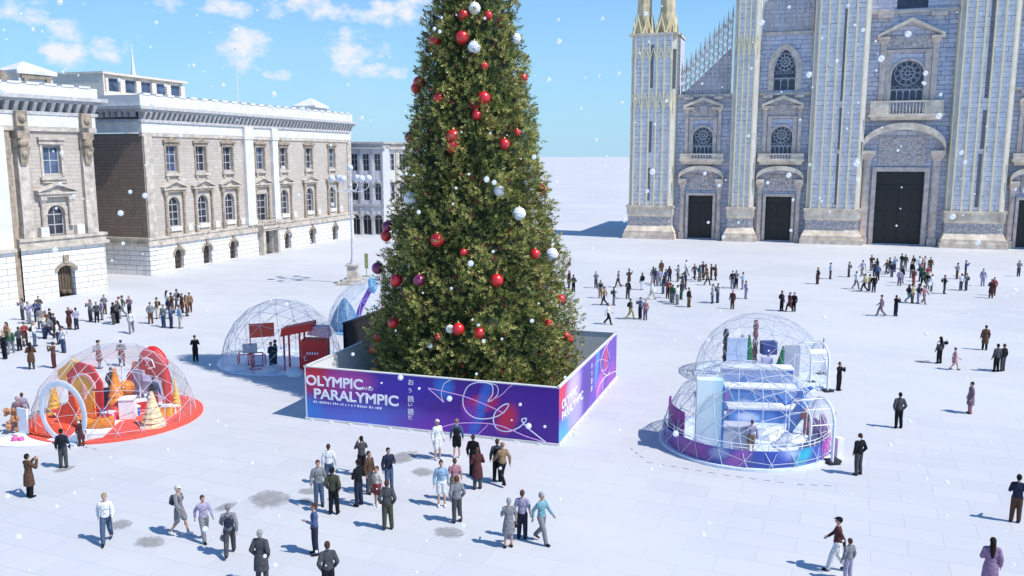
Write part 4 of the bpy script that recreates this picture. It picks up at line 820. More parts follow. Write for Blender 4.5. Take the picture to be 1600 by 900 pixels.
# ------------------------------------------------------------------ street lamp, signpost
M_LAMPM = plain('pale grey painted iron', (0.55, 0.57, 0.62), .5); M_GLOBE = plain('white opal globe', (0.62, 0.65, 0.72), .25, var=.02)
lp = G(552, 443); lamp = empty('street_lamp', 'tall street lamp with white globes on a stone plinth beside the long palace', 'street lamp', lp)
s = MB(); s.box(-1.5, 1.5, -1.5, 1.5, 0, .25); s.box(-1.0, 1.0, -1, 1, .25, .5); s.frust(-.6, .6, -.6, .6, .5, -.5, .5, -.5, .5, 1.9); s.box(-.68, .68, -.68, .68, 1.9, 2.1); s.build('plinth', M_TRIM, lamp)
s = MB(); s.lathe([(.3, 2.1), (.22, 2.5), (.13, 2.9), (.11, 6), (.1, 10.2), (.2, 10.3), (.1, 10.5), (.06, 11.8)], n=10); s.build('pole', M_LAMPM, lamp)
for i in range(6):
    t = 2*math.pi*(i+.3)/6; u = Vector((math.cos(t), math.sin(t), 0)); s = MB(); s.path(smoothpts([(0, 0, 10.0), tuple(u*.9+Vector((0, 0, 9.7))), tuple(u*1.8+Vector((0, 0, 10.1))), tuple(u*1.9+Vector((0, 0, 10.7)))], 4), .04, 6); a_ = s.build('arm', M_LAMPM, lamp)
    s = MB(); s.ball(tuple(u*1.9+Vector((0, 0, 11.1))), .38, 14, 10); s.build('globe', M_GLOBE, a_, True)
s = MB(); s.ball((0, 0, 12.2), .34, 14, 10); s.build('globe', M_GLOBE, lamp, True)
sg = G(573, 432); s = MB(); s.tube((0, 0, 0), (0, 0, 2.6), .05, .05, 6); s.box(-.2, .2, -.03, .03, .9, 2.6); s.box(-.45, .45, -.3, .3, 0, .06)
tag(s.build('signpost', plain('olive sign board', (0.30, 0.33, 0.14), .6, var=.5, sc=6), None, loc=sg), 'narrow olive signpost on the square between street lamp and tree', 'signpost')

# ------------------------------------------------------------------ geodesic show domes
b = NB('clear dome film'); o_ = b.n['Material Output']; tr = b.new('ShaderNodeBsdfTransparent'); gl = b.new('ShaderNodeBsdfGlossy'); gl.inputs['Roughness'].default_value = .08; df = b.new('ShaderNodeBsdfDiffuse'); df.inputs[0].default_value = (.8, .84, .92, 1)
lw = b.new('ShaderNodeLayerWeight'); lw.inputs[0].default_value = .25; m1 = b.new('ShaderNodeMixShader'); m2 = b.new('ShaderNodeMixShader'); b.l.new(b.math('ADD', b.math('MULTIPLY', lw.outputs['Facing'], .12), .015), m1.inputs[0])
b.l.new(tr.outputs[0], m1.inputs[1]); b.l.new(df.outputs[0], m1.inputs[2]); b.l.new(b.math('MULTIPLY', lw.outputs['Fresnel'], .22), m2.inputs[0]); b.l.new(m1.outputs[0], m2.inputs[1]); b.l.new(gl.outputs[0], m2.inputs[2]); b.l.new(m2.outputs[0], o_.inputs[0]); M_FILM = b.m
M_STRUT = plain('pale grey dome strut', (0.55, 0.58, 0.66), .4, var=.1); M_ALU = plain('white aluminium frame', (0.80, 0.82, 0.86), .35, var=.05)
def dome(name, label, c, r, rot, squash=1.0, sr=.013):
    e = empty(name, label, 'dome', c, rot); bm = bmesh.new(); bmesh.ops.create_icosphere(bm, subdivisions=3, radius=r); bmesh.ops.rotate(bm, verts=bm.verts, matrix=Matrix.Rotation(.2, 3, 'X') @ Matrix.Rotation(.3, 3, 'Z'))
    bmesh.ops.bisect_plane(bm, geom=bm.verts[:]+bm.edges[:]+bm.faces[:], plane_co=(0, 0, 0.02), plane_no=(0, 0, 1), clear_inner=True)
    for v in bm.verts: v.co.z *= squash
    s = MB(); 
    for ed in bm.edges: s.tube(ed.verts[0].co, ed.verts[1].co, sr, sr, 4, False)
    s.path([(r*math.cos(2*math.pi*k/48), r*math.sin(2*math.pi*k/48), .05) for k in range(48)], .05, 5, True); s.build('strut_frame', M_STRUT, e)
    me = bpy.data.meshes.new('film'); bm.to_mesh(me); bm.free(); me.materials.append(M_FILM); o = bpy.data.objects.new('film', me); COL.objects.link(o); o.parent = e; o.scale = (.995,)*3
    return e
def disc(par, name, r, z0, z1, mat, n=48, label=None, sx=1, cx=0, cy=0):
    s = MB(); s.slab([(cx+sx*r*math.cos(2*math.pi*k/n), cy+r*math.sin(2*math.pi*k/n)) for k in range(n)], z0, z1); return s.build(name, mat, par, label=label)
def Pm(name, col, rough=.5, var=.12, sc=3): return plain(name, col, rough, var=var, sc=sc)
M_RED = Pm('bright red paint', (.62, .02, .02)); M_CORAL = Pm('coral red carpet', (.80, .10, .07), .9); M_ORANGE = Pm('orange red carpet', (.85, .09, .015), .9); M_YEL = Pm('yellow paint', (.85, .50, .05)); M_ORP = Pm('orange paint', (.85, .25, .02), var=.4)
M_CREAM = Pm('cream sparkling cone', (.85, .62, .36), .6, .35, 8); M_WH = Pm('white paint', (.82, .83, .86)); M_BLUE = Pm('bright blue paint', (.04, .20, .62), var=.4); M_SKYB = Pm('sky blue paint', (.25, .55, .85), var=.3); M_DKB = Pm('dark blue paint', (.03, .05, .22)); M_GRN = Pm('green cone', (.01, .22, .08), var=.4); M_PUR = Pm('purple paint', (.20, .02, .22), var=.3); M_GRY = Pm('silver grey panel', (.52, .52, .58)); M_BLK = Pm('black paint', (.015, .015, .02)); M_LILAC = Pm('lilac panel', (.50, .46, .66)); M_ICE = Pm('pale ice floor', (.72, .80, .90), .35, .1); M_PINK = Pm('pink paint', (.75, .12, .35))

# red dome at the left
C1 = G(182, 652)
d1 = dome('show_dome', 'clear dome with red carpet and white entrance hoop at the left', C1, 3.9, .3)
disc(d1, 'floor', 4.25, .006, .10, M_CORAL, label='coral red round carpet')
s = MB(); s.slab([(-1.6, -4.2), (-.1, -3.6), (.3, -1.2), (1.6, .4), (3.0, 1.2), (2.2, 2.0), (.2, .8), (-1.4, -1.0), (-1.7, -3.6)], .104, .115); s.build('path', M_WH, d1, label='winding white path')
s = MB(); s.slab([(-4.0, .4), (-3.8, -1.6), (-2.4, -3.2), (-1.6, -1.0), (-.6, .6), (-2.0, 1.6)], .104, .118); s.build('path', M_ORANGE, d1, label='orange red carpet by the hoop')
def local(e, px, py, z=0):  # world point into thing
    return G(px, py, z)
def place(s, name, mat, loc, label, cat, rz=0, group=None, smooth=False):
    o = s.build(name, mat, None, smooth, loc); o.rotation_euler = (0, 0, rz); tag(o, label, cat, group); return o
h = G(102, 692); s = MB(); s.path([(1.38*math.cos(2*math.pi*k/40), 0, 1.5+1.4*math.sin(2*math.pi*k/40)) for k in range(40)], .17, 8, True, flat=Vector((0, 1, 0))); s.box(-.9, .9, -.25, .25, 0, .12)
place(s, 'entrance_hoop', M_WH, h, 'large white ring standing in front of the red dome as its entrance', 'hoop', R(-22), smooth=False)
h = G(135, 652); e = empty('doorway_board', 'red board with yellow arched doorway and orange edge in the red dome', 'stage set', h, R(-14))
s = MB(); s.prism([(-1.0, 0), (1.0, 0), (1.05, 1.9), (.5, 2.75), (-.3, 2.9), (-1.0, 2.2)], 0, .16); s.build('board', M_RED, e)
s = MB(); s.prism([(-1.0, 2.2), (-.3, 2.9), (-.6, 3.05), (-1.5, 2.4), (-1.5, 1.9), (-1.0, 1.9)], -.05, .2); s.build('edge', M_YEL, e)
s = MB(); P = archpts(-.62, .62, 1.6, 2.25, 1); s.prism([(-.62, .02)]+P[::1]+[(.62, .02)], -.06, -.002); s.build('door', M_YEL, e)
s = MB(); archband(s, -.62, .62, 1.6, 2.25, 1, .12, -.1, -.01); s.box(-.05, .12, -.1, -.062, 1.0, 1.75); s.build('edge', Pm('pink white edging', (.8, .45, .45)), e, label='pale arch edging')
for (px, py, hh, rr, mt, nm) in ((184, 652, 2.5, .62, M_ORP, 'orange cone tree behind the tables in the red dome'), (212, 612, 1.7, .42, Pm('pink speckled', (.8, .25, .2), var=.5, sc=8), 'small pink cone tree at the back of the red dome'), (240, 668, 1.75, .62, M_CREAM, 'cream cone tree at the front right of the red dome'), (276, 637, 1.5, .25, M_YEL, 'slim yellow cone tree at the right edge of the red dome'), (86, 648, 1.7, .4, M_YEL, 'yellow cone tree seen through the white hoop')):
    s = MB()
    for q in range(7): a_ = hh*q/7; s.lathe([(rr*(1-q/7.3)+.02, .1+a_), (rr*(1-q/7.3)*.72, .1+a_+hh/7)], n=10)
    place(s, 'cone_tree', mt, G(px, py), nm, 'cone tree', group='cone trees in the red dome')
h = G(262, 640); e = empty('cane_arch', 'tall red hooked arch with white flourishes at the right of the red dome', 'sculpture', h, R(-10))
s = MB(); s.path(smoothpts([(0, 0, 0), (.05, 0, 1.4), (-.1, 0, 2.5), (-.55, 0, 3.1), (-1.05, 0, 2.9), (-1.15, 0, 2.2)], 6), [.24]*12+[.34]*19, 10, flat=Vector((0, 1, 0))*.5); s.prism([(-1.15, 1.9), (-.2, 1.6), (-.1, 2.7), (-.6, 3.2), (-1.15, 2.9)], -.06, .06); s.build('arch', M_RED, e, True)
s = MB(); s.path([(-1.0, -.2, 2.4), (-.7, -.32, 2.7), (-.9, -.3, 2.9), (-.5, -.34, 2.8), (-.4, -.3, 2.4), (-.75, -.3, 2.3)], .04, 4); s.build('flourish', M_WTXT, e)
s = MB(); s.box(-.7, .7, -.4, .4, 0, 1.3); s.box(-.5, .1, -.46, .4, 1.31, 1.9); place(s, 'counter', M_LILAC, G(232, 628), 'lilac stepped counter under the red hooked arch', 'counter', R(-15))
s = MB(); s.box(-.45, .45, -.45, .45, .5, .6); s.box(-.45, .45, .35, .45, .6, 1.5); [s.box(x, x+.07, y, y+.07, 0, .5) for x in (-.45, .38) for y in (-.45, .38)]; place(s, 'chair', M_DKB, G(174, 652), 'dark blue chair beside the yellow doorway board', 'chair', R(20))
s = MB(); s.box(-.35, .35, -.35, .35, .1, 1.1); s.box(-.4, .4, -.4, .4, 1.1, 1.16); place(s, 'white_plinth', M_WH, G(201, 655), 'white box plinth on the red carpet', 'plinth', R(10))
s = MB(); s.ball((0, 0, .5), .45, 16, 12); s.box(-.5, .5, -.5, .5, .0, .12); place(s, 'ball_ornament', M_CORAL, G(187, 655), 'big coral ball ornament beside the white plinth', 'ornament')
s = MB(); s.ball((0, 0, .5), .42, 16, 12); s.ball((.1, 0, 1.2), .42, 16, 12); s.tube((0, 0, 0), (0, 0, 1.2), .1); place(s, 'ball_ornament', M_ORP, G(197, 640), 'stack of orange balls behind the white plinth', 'ornament')
for (px, py, lb) in ((104, 650, 'leftmost little red stool seen through the white hoop'), (90, 655, 'little red stool in front of the yellow cone tree')):
    s = MB(); s.lathe([(.28, .42), (.28, .5)], n=12); [s.tube((.2*math.cos(t), .2*math.sin(t), .1), (.17*math.cos(t), .17*math.sin(t), .42), .03) for t in (0.5, 2.1, 3.6, 5.2)]; place(s, 'stool', M_RED, G(px, py), lb, 'stool')
s = MB(); [s.tube((x, 0, 0), (x, 0, 1.3), .03) for x in (-.3, .3)]; [s.tube((-.3, 0, z), (.3, 0, z), .03) for z in (.3, .7, 1.1)]; place(s, 'rack', M_RED, G(160, 672), 'small red ladder rack standing on the white path', 'rack', .3)
s = MB(); s.box(-.35, .35, -.04, .04, .1, 1.35); s.box(-.45, .45, -.3, .3, 0, .1); place(s, 'notice_board', M_WH, G(38, 680), 'white notice board standing left of the white hoop', 'notice board', R(-25))
s = MB(); s.ball((0, 0, .14), .16, 12, 8); s.ball((.3, 0, .12), .13, 10, 8); place(s, 'red_ball', M_PINK, G(24, 690), 'pair of pink red balls on the ground at the left', 'ball')
s = MB()
rnd = random.Random(4)
for q in range(30): s.ball((rnd.uniform(-.4, .4), rnd.uniform(-.3, .3), rnd.uniform(.2, 1.2)), rnd.uniform(.08, .16), 6, 4)
s.tube((0, 0, 0), (0, 0, 1.1), .05); place(s, 'ornament_bush', Pm('mixed orange ornaments', (.55, .25, .12), var=.6, sc=9), G(27, 676), 'bushy orange ornament stand by the notice board', 'ornament')
s = MB(); s.slab([(1.6*math.cos(2*math.pi*k/20), .8*math.sin(2*math.pi*k/20)) for k in range(20)], .01, .06); place(s, 'white_mat', M_WH, G(38, 690), 'white oval mat under the notice board', 'mat')
s = MB(); s.tube((0, 0, 0), (0, 0, 2.4), .04); s.ball((0, 0, 2.45), .1, 8, 6); s.tube((.8, .2, 0), (.8, .2, 2.6), .04); place(s, 'slim_pole', M_WH, G(195, 640), 'slim white twin poles in the middle of the red dome', 'pole')

e = empty('striped_board', 'red and cream zigzag board at the back centre of the red dome', 'stage set', G(222, 618), R(-10))
s = MB(); s.prism([(-.9, 0), (.9, 0), (.9, .9), (.45, 1.5), (0, 1.0), (-.45, 1.7), (-.9, 1.1)], 0, .12); s.build('board', M_RED, e)
s = MB(); [s.prism([(x, .15), (x+.16, .15), (x+.3, .8), (x+.14, .8)], -.03, -.002) for x in (-.8, -.4, 0, .4)]; s.build('stripe', M_CREAM, e)
s = MB(); s.path(smoothpts([(-1.1, .2, .35), (-.5, -.25, .35), (.3, -.3, .35), (1.0, 0, .35)], 5), .3, 8); place(s, 'curved_bench', M_ORP, G(150, 668), 'curved orange bench in front of the yellow doorway board', 'bench', R(-8), smooth=True)
for (px, py, sz, mt, lb) in ((222, 646, .5, M_RED, 'red gift box behind the cream cone tree'), (212, 652, .38, M_BLUE, 'small blue gift box left of the cream cone tree'), (262, 652, .42, M_YEL, 'yellow gift box near the foot of the red hooked arch'), (172, 662, .4, M_PINK, 'pink gift box beside the red ladder rack'), (274, 648, .3, M_ORP, 'little orange gift box at the right edge of the red carpet')):
    e = empty('gift_box', lb, 'gift box', G(px, py), px*.3); s = MB(); s.box(-sz/2, sz/2, -sz/2, sz/2, .1, .1+sz*1.2); s.build('box', mt, e); s = MB(); s.box(-sz/2-.03, sz/2+.03, -sz/2-.03, sz/2+.03, .1+sz*1.2, .16+sz*1.2); s.box(-.04, .04, -sz/2-.012, -sz/2, .1, .1+sz*1.2); s.build('lid', M_WH, e)
s = MB(); s.prism([(-1.3, .1), (.3, .1), (.1, .8), (-.2, 1.9), (-.6, 1.2), (-1.2, .9)], 0, .12); place(s, 'flame_board', M_ORANGE, G(122, 668), 'orange red flame shaped board right beside the white hoop', 'stage set', R(-20))

# ski dome, middle left
C2 = G(441, 563)
d2 = dome('show_dome', 'clear dome with red furniture on a white floor beside the barrier', C2, 3.85, 1.1, 1.07)
disc(d2, 'floor', 4.1, .006, .09, M_ICE)
def framechair(loc, rz, lb):
    s = MB()
    for x in (-.45, .45):
        for y in (-.4, .4): s.tube((x, y, 0), (x, y, 1.0), .035)
    for z in (.12, .98): s.path([(-.45, -.4, z), (.45, -.4, z), (.45, .4, z), (-.45, .4, z)], .035, 4, True)
    place(s, 'high_table', M_RED, loc, lb, 'table', rz)
framechair(G(385, 575), .2, 'red tube frame high table at the left of the white dome'); framechair(G(402, 577), .5, 'red tube frame table just behind the orange flag')
s = MB(); s.box(-.45, .45, -.35, .35, 1.02, 1.5); place(s, 'crate', M_GRY, G(392, 574), 'grey crate sitting on the red high table', 'crate', .3)
s = MB(); s.tube((-.75, 0, 0), (-.75, 0, 2.9), .04); s.box(-.72, .75, -.03, .03, 1.95, 2.85); place(s, 'flag_board', Pm('orange red flag', (.85, .08, .02)), G(412, 573), 'orange red flag board on a post in the white dome', 'flag', .35)
e = empty('kiosk', 'red kiosk counter with canopy and white lettering beside the barrier', 'kiosk', G(478, 580), -.05)
s = MB(); s.box(-.1, 1.45, -.5, .5, 0.1, 2.1); s.build('counter', M_RED, e)
s = MB(); [s.box(.25+k_*.16, .33+k_*.16, -.53, -.503, 1.2, 1.35) for k_ in range(5)]; s.path([(.1, -.52, .9), (.2, -.52, 1.15), (.05, -.52, 1.1), (.12, -.52, .8), (.25, -.52, .85)], .025, 4); s.build('lettering', M_WTXT, e)
s = MB(); [s.tube((x, y, 0), (x, y, 2.6), .07) for x in (-1.2, -.2) for y in (-.4, .6)]; s.build('post', M_RED, e)
s = MB(); s.prism([(-1.4, 2.3), (.6, 2.7), (.6, 3.2), (-1.3, 2.8)], -.5, .6); s.build('canopy', M_RED, e)
s = MB(); s.prism([(.2, 2.4), (1.6, 2.2), (1.5, 2.9), (.6, 2.9)], -.3, .5); s.build('roof_fringe', Pm('pink frosted fringe', (.75, .45, .5), var=.5, sc=7), e)
for i, (px, py, lb) in enumerate([(372, 578, 'low snow mound by the left edge of the white dome'), (425, 580, 'snow mound in the middle of the white dome'), (460, 584, 'snow mound in front of the red kiosk'), (400, 566, 'snow mound behind the red high tables')]):
    s = MB(); s.ball((0, 0, 0), .9, 14, 8, (1, .7, .45)); place(s, 'snow_mound', M_WH, G(px, py), lb, 'snow mound', i, 'snow mounds in the white dome', True)

# blue dome behind the tree
C3 = Vector((-10.6, 66, 0)); d3 = dome('show_dome', 'clear dome with blue cone and parrot coloured sculpture behind the tree', C3, 4.0, .6)
disc(d3, 'floor', 4.1, .006, .09, M_SKYB)
s = MB(); s.lathe([(1.3, 0), (1.2, .4), (.9, 1.1), (.55, 1.8), (.15, 2.35), (.02, 2.45)], n=16); place(s, 'blue_cone', Pm('steel blue cone', (.10, .24, .42), var=.3), Vector((-13.0, 64.6, .1)), 'tall blue cone in the dome behind the black partition', 'cone', smooth=True)
s = MB(); s.path(smoothpts([(0, 0, 0), (.3, 0, 1.4), (.9, 0, 2.6), (1.3, 0, 3.3)], 4), [.28, .25, .22, .2, .2, .2, .22, .2, .2, .2, .2, .2, .1], 8); e = place(s, 'bird_sculpture', Pm('purple body', (.22, .06, .55), var=.3), Vector((-12.2, 65, .1)), 'leaning purple sculpture with light blue head in the far dome', 'sculpture')
s = MB(); s.ball((1.35, 0, 3.4), .45, 12, 10, (.8, .8, 1.5)); s.build('head', M_SKYB, e, True)
s = MB(); s.box(-.8, 2.0, -.5, .5, 0, 1.1); s.box(2.1, 3.0, -.4, .4, 0, .8); place(s, 'counter', M_BLUE, Vector((-11.2, 63.6, .1)), 'bright blue counter beside the leaning purple sculpture', 'counter', .3)
for i in range(4): s = MB(); s.tube((0, 0, 0), (0, 0, 1.9+.2*i), .05); s.ball((0, 0, 1.95+.2*i), .1, 8, 6); place(s, 'slim_pole', M_PINK if i % 2 else M_SKYB, Vector((-10.6+i*.55, 64.2, .1)), ['sky blue', 'pink', 'light blue', 'tall pink'][i]+' slim pole standing by the blue counter', 'pole')

# right-hand front dome
C4 = G(1163, 690)
d4 = dome('show_dome', 'front right clear dome with blue terraces and purple printed base band', C4, 3.9, .5, sr=.016)
disc(d4, 'floor', 4.0, .006, .12, M_ICE, label='white round floor')
M_BAND = print_mat('base band print', (0.05, 0.09, 0.38), [(-3.0, .4, .9, .7, (.28, .06, .32), .3), (-1.3, .4, .5, .6, (.45, .12, .50), .5), (-2.0, .6, .4, .3, (.35, .42, .70), .3), (.9, .7, .6, .3, (.45, .55, .80), 0), (.3, .4, .8, .6, (.04, .08, .45), 0), (1.6, .5, .5, .5, (.03, .45, .60), .5), (3.2, .5, .7, .7, (.60, .05, .45), .2), (2.4, .3, .5, .4, (.05, .12, .55), 0)])
n_ = 40; s = MB()
for k in range(n_):
    t0 = R(-196)+R(212)*k/n_; t1 = R(-196)+R(212)*(k+1)/n_
    q = [(rr*math.cos(t), rr*math.sin(t)) for t in (t0, t1) for rr in (3.72, 3.8)]
    s.slab([q[0], q[1], q[3], q[2]], .13, .85)
bd = s.build('base_band', M_BAND, d4); bd.rotation_euler = (0, 0, -.5)
s = MB()
for z in (.98, 1.14): s.path([(3.76*math.cos(R(-186)+R(192)*k/40), 3.76*math.sin(R(-186)+R(192)*k/40), z) for k in range(41)], .016, 5)
for k in range(17): t = R(-186)+R(192)*k/16; s.tube((3.76*math.cos(t), 3.76*math.sin(t), .1), (3.76*math.cos(t), 3.76*math.sin(t), 1.16), .025)
rl = s.build('railing', M_ALU, d4); rl.rotation_euler = (0, 0, -.5)
for (t0_, t1_, lb) in ((R(160), R(205), 'purple curved screen at the left'), (R(-35), R(0), 'purple curved screen at the right')):
    s = MB(); 
    for k in range(10):
        a_ = t0_+(t1_-t0_)*k/10; c_ = t0_+(t1_-t0_)*(k+1)/10; q = [(rr*math.cos(t), rr*math.sin(t)) for t in (a_, c_) for rr in (3.5, 3.58)]; s.slab([q[0], q[1], q[3], q[2]], .13, 1.9 if a_ > 1 else 1.4)
    o = s.build('curved_screen', M_PUR, d4, label=lb); o.rotation_euler = (0, 0, -.5)
wx = lambda px, py: G(px, py)
e = empty('pillar', 'tall pale teal fading pillar at the left of the front right dome', 'pillar', G(1106, 706), R(-8))
b = NB('teal to white print'); t = b.new('ShaderNodeTexCoord'); s_ = b.new('ShaderNodeSeparateXYZ'); b.l.new(t.outputs['Object'], s_.inputs[0]); b.set(b.mix(b.math('MULTIPLY', s_.outputs[0], .9, True), (.72, .82, .84), (.12, .48, .62)), .5); M_TEAL = b.m
s = MB(); s.box(-.6, .55, -.3, .3, 0.12, 3.45); s.build('shaft', M_TEAL, e); s = MB(); s.box(.56, .62, -.32, .5, .12, 3.2); s.build('edge', M_BLUE, e)
M_WAVE = print_mat('blue mountain print', (.10, .26, .62), [(-.8, .4, .6, .3, (.75, .80, .92), 0), (.9, .6, .5, .25, (.03, .14, .55), 0), (2.0, .3, .4, .3, (.75, .80, .92), 0), (-2, .8, .5, .3, (.45, .10, .35), 0)])
for (px, py, wd_, h0, h1, lb) in ((1190, 660, 3.4, .12, .8, 'lowest'), (1184, 640, 3.7, .12, 1.25, 'middle'), (1180, 622, 3.8, .12, 1.75, 'highest')):
    e = empty('terrace', lb+' blue printed display terrace with white top in the front right dome', 'display terrace', wx(px, py), R(-6), 'display terraces in the front right dome')
    s = MB(); s.box(-wd_/2, wd_/2, -.45, .5, h0, h1); s.build('riser', M_WAVE, e); s = MB(); s.box(-wd_/2-.05, wd_/2+.05, -.5, .5, h1, h1+.1); s.build('top', M_WH, e)
s = MB(); s.box(-.85, .85, -.35, .35, .12, 1.25); s.box(-.9, .9, -.4, .4, 1.25, 1.32); place(s, 'reception_desk', M_GRY, G(1140, 705), 'light grey reception desk beside the teal pillar', 'desk', R(-6))
rnd = random.Random(8)
for i, (px, py, r_, lb) in enumerate([(1210, 688, .9, 'jagged white rock in the middle of the front dome'), (1243, 698, 1.0, 'low white slab rock at the right of the front dome'), (1150, 640, .5, 'small white rock on the left end of the terraces')]):
    s = MB(); s.ball((0, 0, .1), r_, 9, 6, (1, .6, .6)); s.v = [tuple(c_+rnd.uniform(-.12, .12)*r_ for c_ in v) for v in s.v]; place(s, 'ice_rock', M_WH, G(px, py), lb, 'ice rock')
e = empty('skier_sculpture', 'blue and red skier shaped sculpture at the right of the front dome', 'sculpture', G(1248, 682), R(-20))
s = MB(); s.path(smoothpts([(-.5, 0, .1), (-.2, 0, .9), (.1, 0, 1.5), (.0, 0, 2.1), (.5, 0, 2.5)], 4), [.12, .16, .2, .25, .28, .3, .32, .32, .3, .3, .28, .25, .2, .2, .15, .1, .08], 8); s.path([(0, 0, 1.9), (-.7, -.1, 1.6), (-1.1, -.1, 2.0)], .12, 7); s.build('body', M_BLUE, e, True)
s = MB(); s.ball((.3, -.1, 1.2), .35, 10, 8); s.tube((.3, 0, .1), (.35, 0, 1.1), .15); s.build('leg', Pm('rust red paint', (.35, .07, .05)), e, True)
s = MB(); s.tube((-.3, 0, .2), (-.3, 0, .9), .16, .22, 8); s.ball((-.3, 0, 1.05), .16, 8, 6); place(s, 'blue_figure', M_SKYB, G(1144, 706), 'small sky blue figurine beside the reception desk', 'figurine', smooth=True)
def vest(lbl, px, py, h_, rz):
    e = empty('dome_entrance', lbl, 'entrance frame', G(px, py), rz); s = MB()
    P = [( -.95+.0, 0, 0)]+[(-.95*math.cos(math.pi*k/12), 0, h_-.9+.9*math.sin(math.pi*k/12)) for k in range(13)]+[(.95, 0, 0)]
    s.path(P, .07, 6); P2_ = [(p[0], 1.1, p[2]) for p in P]; s.path(P2_, .03, 6)
    for q in (1, 4, 7, 10, 13): s.tube(P[q], P2_[q], .018)
    s.build('frame', M_ALU, e); s = MB()
    for q in range(1, len(P)-1): s.add([P[q], P[q+1], P2_[q+1], P2_[q]], [(0, 1, 2, 3)])
    s.build('film', M_FILM, e)
    for x in (-1.15, .7): s = MB(); s.box(x, x+.45, -.3, .2, 0, .1); s.build('foot', M_BLK, e)
vest('white arched entrance frame on the right side of the front dome', 1282, 713, 2.7, R(100))
vest('white arched entrance frame on the right side of the rear dome', 1279, 605, 2.7, R(100))
for (px, py, lb) in ((1300, 722, 'thin white banner pole with black foot by the front dome entrance'), (1284, 586, 'thin white banner pole with black foot by the rear dome entrance')):
    e = empty('banner_pole', lb, 'pole', G(px, py), .2); s = MB(); s.tube((0, 0, 0), (0, 0, 2.4), .035); s.build('pole', M_ALU, e); s = MB(); s.box(-.35, .35, -.2, .2, 0, .12); s.build('foot', M_BLK, e); s = MB(); s.box(-.03, .03, -.03, .03, 1.5, 2.3); s.build('sleeve', M_BLK, e)
    s = MB(); s.box(.5, .8, .4, .7, 0, .9); place(s, 'bollard_box', M_WH, G(px, py), lb.replace('thin white banner pole with black foot', 'small white box standing'), 'box', .2)

# right-hand rear dome
C5 = G(1187, 588)
d5 = dome('show_dome', 'rear right clear dome with dark totems and green cones', C5, 3.95, .9, sr=.013)
disc(d5, 'floor', 4.0, .006, .09, M_ICE)
for (px, py, h_, mt, lb) in ((1132, 585, 2.9, M_BLK, 'left black and white totem post in the rear right dome'), (1178, 580, 3.3, Pm('red brown post', (.25, .10, .10), var=.5, sc=8), 'tall reddish totem post in the middle of the rear right dome'), (1159, 575, 2.2, M_GRY, 'thin grey totem post between the two tall ones')):
    s = MB()
    for q in range(6): s.lathe([(.16, h_*q/6), (.19, h_*q/6+.1), (.12, h_*(q+1)/6-.02)], n=8)
    place(s, 'totem_post', mt, G(px, py), lb, 'totem post', group='totem posts in the rear right dome')
for (px, py, h_, lb) in ((1169, 575, 2.2, 'larger green cone tree in the rear right dome'), (1222, 582, 1.6, 'smaller green cone tree in the rear right dome')):
    s = MB(); [s.lathe([(.42*(1-q/6.5), .5+h_*.75*q/6), (.3*(1-q/6.3), .5+h_*.75*(q+1)/6)], n=10) for q in range(6)]; s.tube((0, 0, 0), (0, 0, .6), .08); place(s, 'cone_tree', M_GRN, G(px, py), lb, 'cone tree')
s = MB(); s.box(-.45, .45, -.3, .3, 1.2, 2.0); s.box(-.06, .06, -.06, .06, 0, 1.2); place(s, 'mailbox_sign', M_DKB, G(1199, 582), 'dark blue box raised on a post in the rear right dome', 'box', .1)
s = MB(); s.box(-.3, .3, -.2, .2, .1, 1.2); place(s, 'lilac_stand', M_LILAC, G(1197, 588), 'lilac stand under the raised dark blue box', 'stand', .1)
for (px, py, w_, h_, mt, lb) in ((1236, 592, .9, 2.1, M_GRY, 'grey tall panel at the right of the rear right dome'), (1150, 590, 1.2, 2.5, M_ICE, 'pale ice white panel behind the black totem'), (1218, 596, 1.0, 1.0, M_LILAC, 'low lilac panel beside the smaller green cone')):
    s = MB(); s.box(-w_/2, w_/2, -.06, .06, .08, h_); s.box(-w_/2, w_/2, -.3, .3, .08, .16); place(s, 'display_panel', mt, G(px, py), lb, 'panel', -.15)
e = empty('igloo_arch', 'blue white igloo arch between the two right-hand domes', 'igloo arch', G(1166, 612), 0)
s = MB(); s.path([(1.1*math.cos(math.pi*k/14), 0, .08+1.5*math.sin(math.pi*k/14)) for k in range(15)], .16, 7); s.path([(1.1*math.cos(math.pi*k/14), .8, .08+1.3*math.sin(math.pi*k/14)) for k in range(15)], .14, 7); s.build('arch', M_SKYB, e)
s = MB(); s.slab([(-2.1, -.5), (2.2, -.6), (2.4, .4), (.4, .8), (-1.9, .6)], .1, .5); place(s, 'blue_bench', M_BLUE, G(1182, 612), 'long bright blue bench at the front of the rear right dome', 'bench', -.08)

# ------------------------------------------------------------------ people
def capsule(mb, p0, p1, r0, r1, n=10):
    """rounded tapered limb"""
    a = Vector(p0); b_ = Vector(p1); mb.tube(a, b_, r0, r1, n); mb.ball(a, r0, n, 6); mb.ball(b_, r1, n, 6)
def limb(mb, pts, n=10):
    for (p, r), (q, s_) in zip(pts, pts[1:]): capsule(mb, p, q, r, s_, n)
def remesh(mb, vox, name, mats, it=3):
    me = bpy.data.meshes.new('t'); me.from_pydata(mb.v, [], mb.f); bm = bmesh.new(); bm.from_mesh(me); bmesh.ops.recalc_face_normals(bm, faces=bm.faces); bm.to_mesh(me); bm.free()
    o = bpy.data.objects.new('t', me); COL.objects.link(o)
    m = o.modifiers.new('r', 'REMESH'); m.mode = 'VOXEL'; m.voxel_size = vox; m.use_smooth_shade = True
    if it: k = o.modifiers.new('s', 'SMOOTH'); k.iterations = it; k.factor = .5
    dg = bpy.context.evaluated_depsgraph_get(); r = bpy.data.meshes.new_from_object(o.evaluated_get(dg)); bpy.data.objects.remove(o); bpy.data.meshes.remove(me); r.name = name
    r.materials.clear()
    for q in mats: r.materials.append(q)
    return r
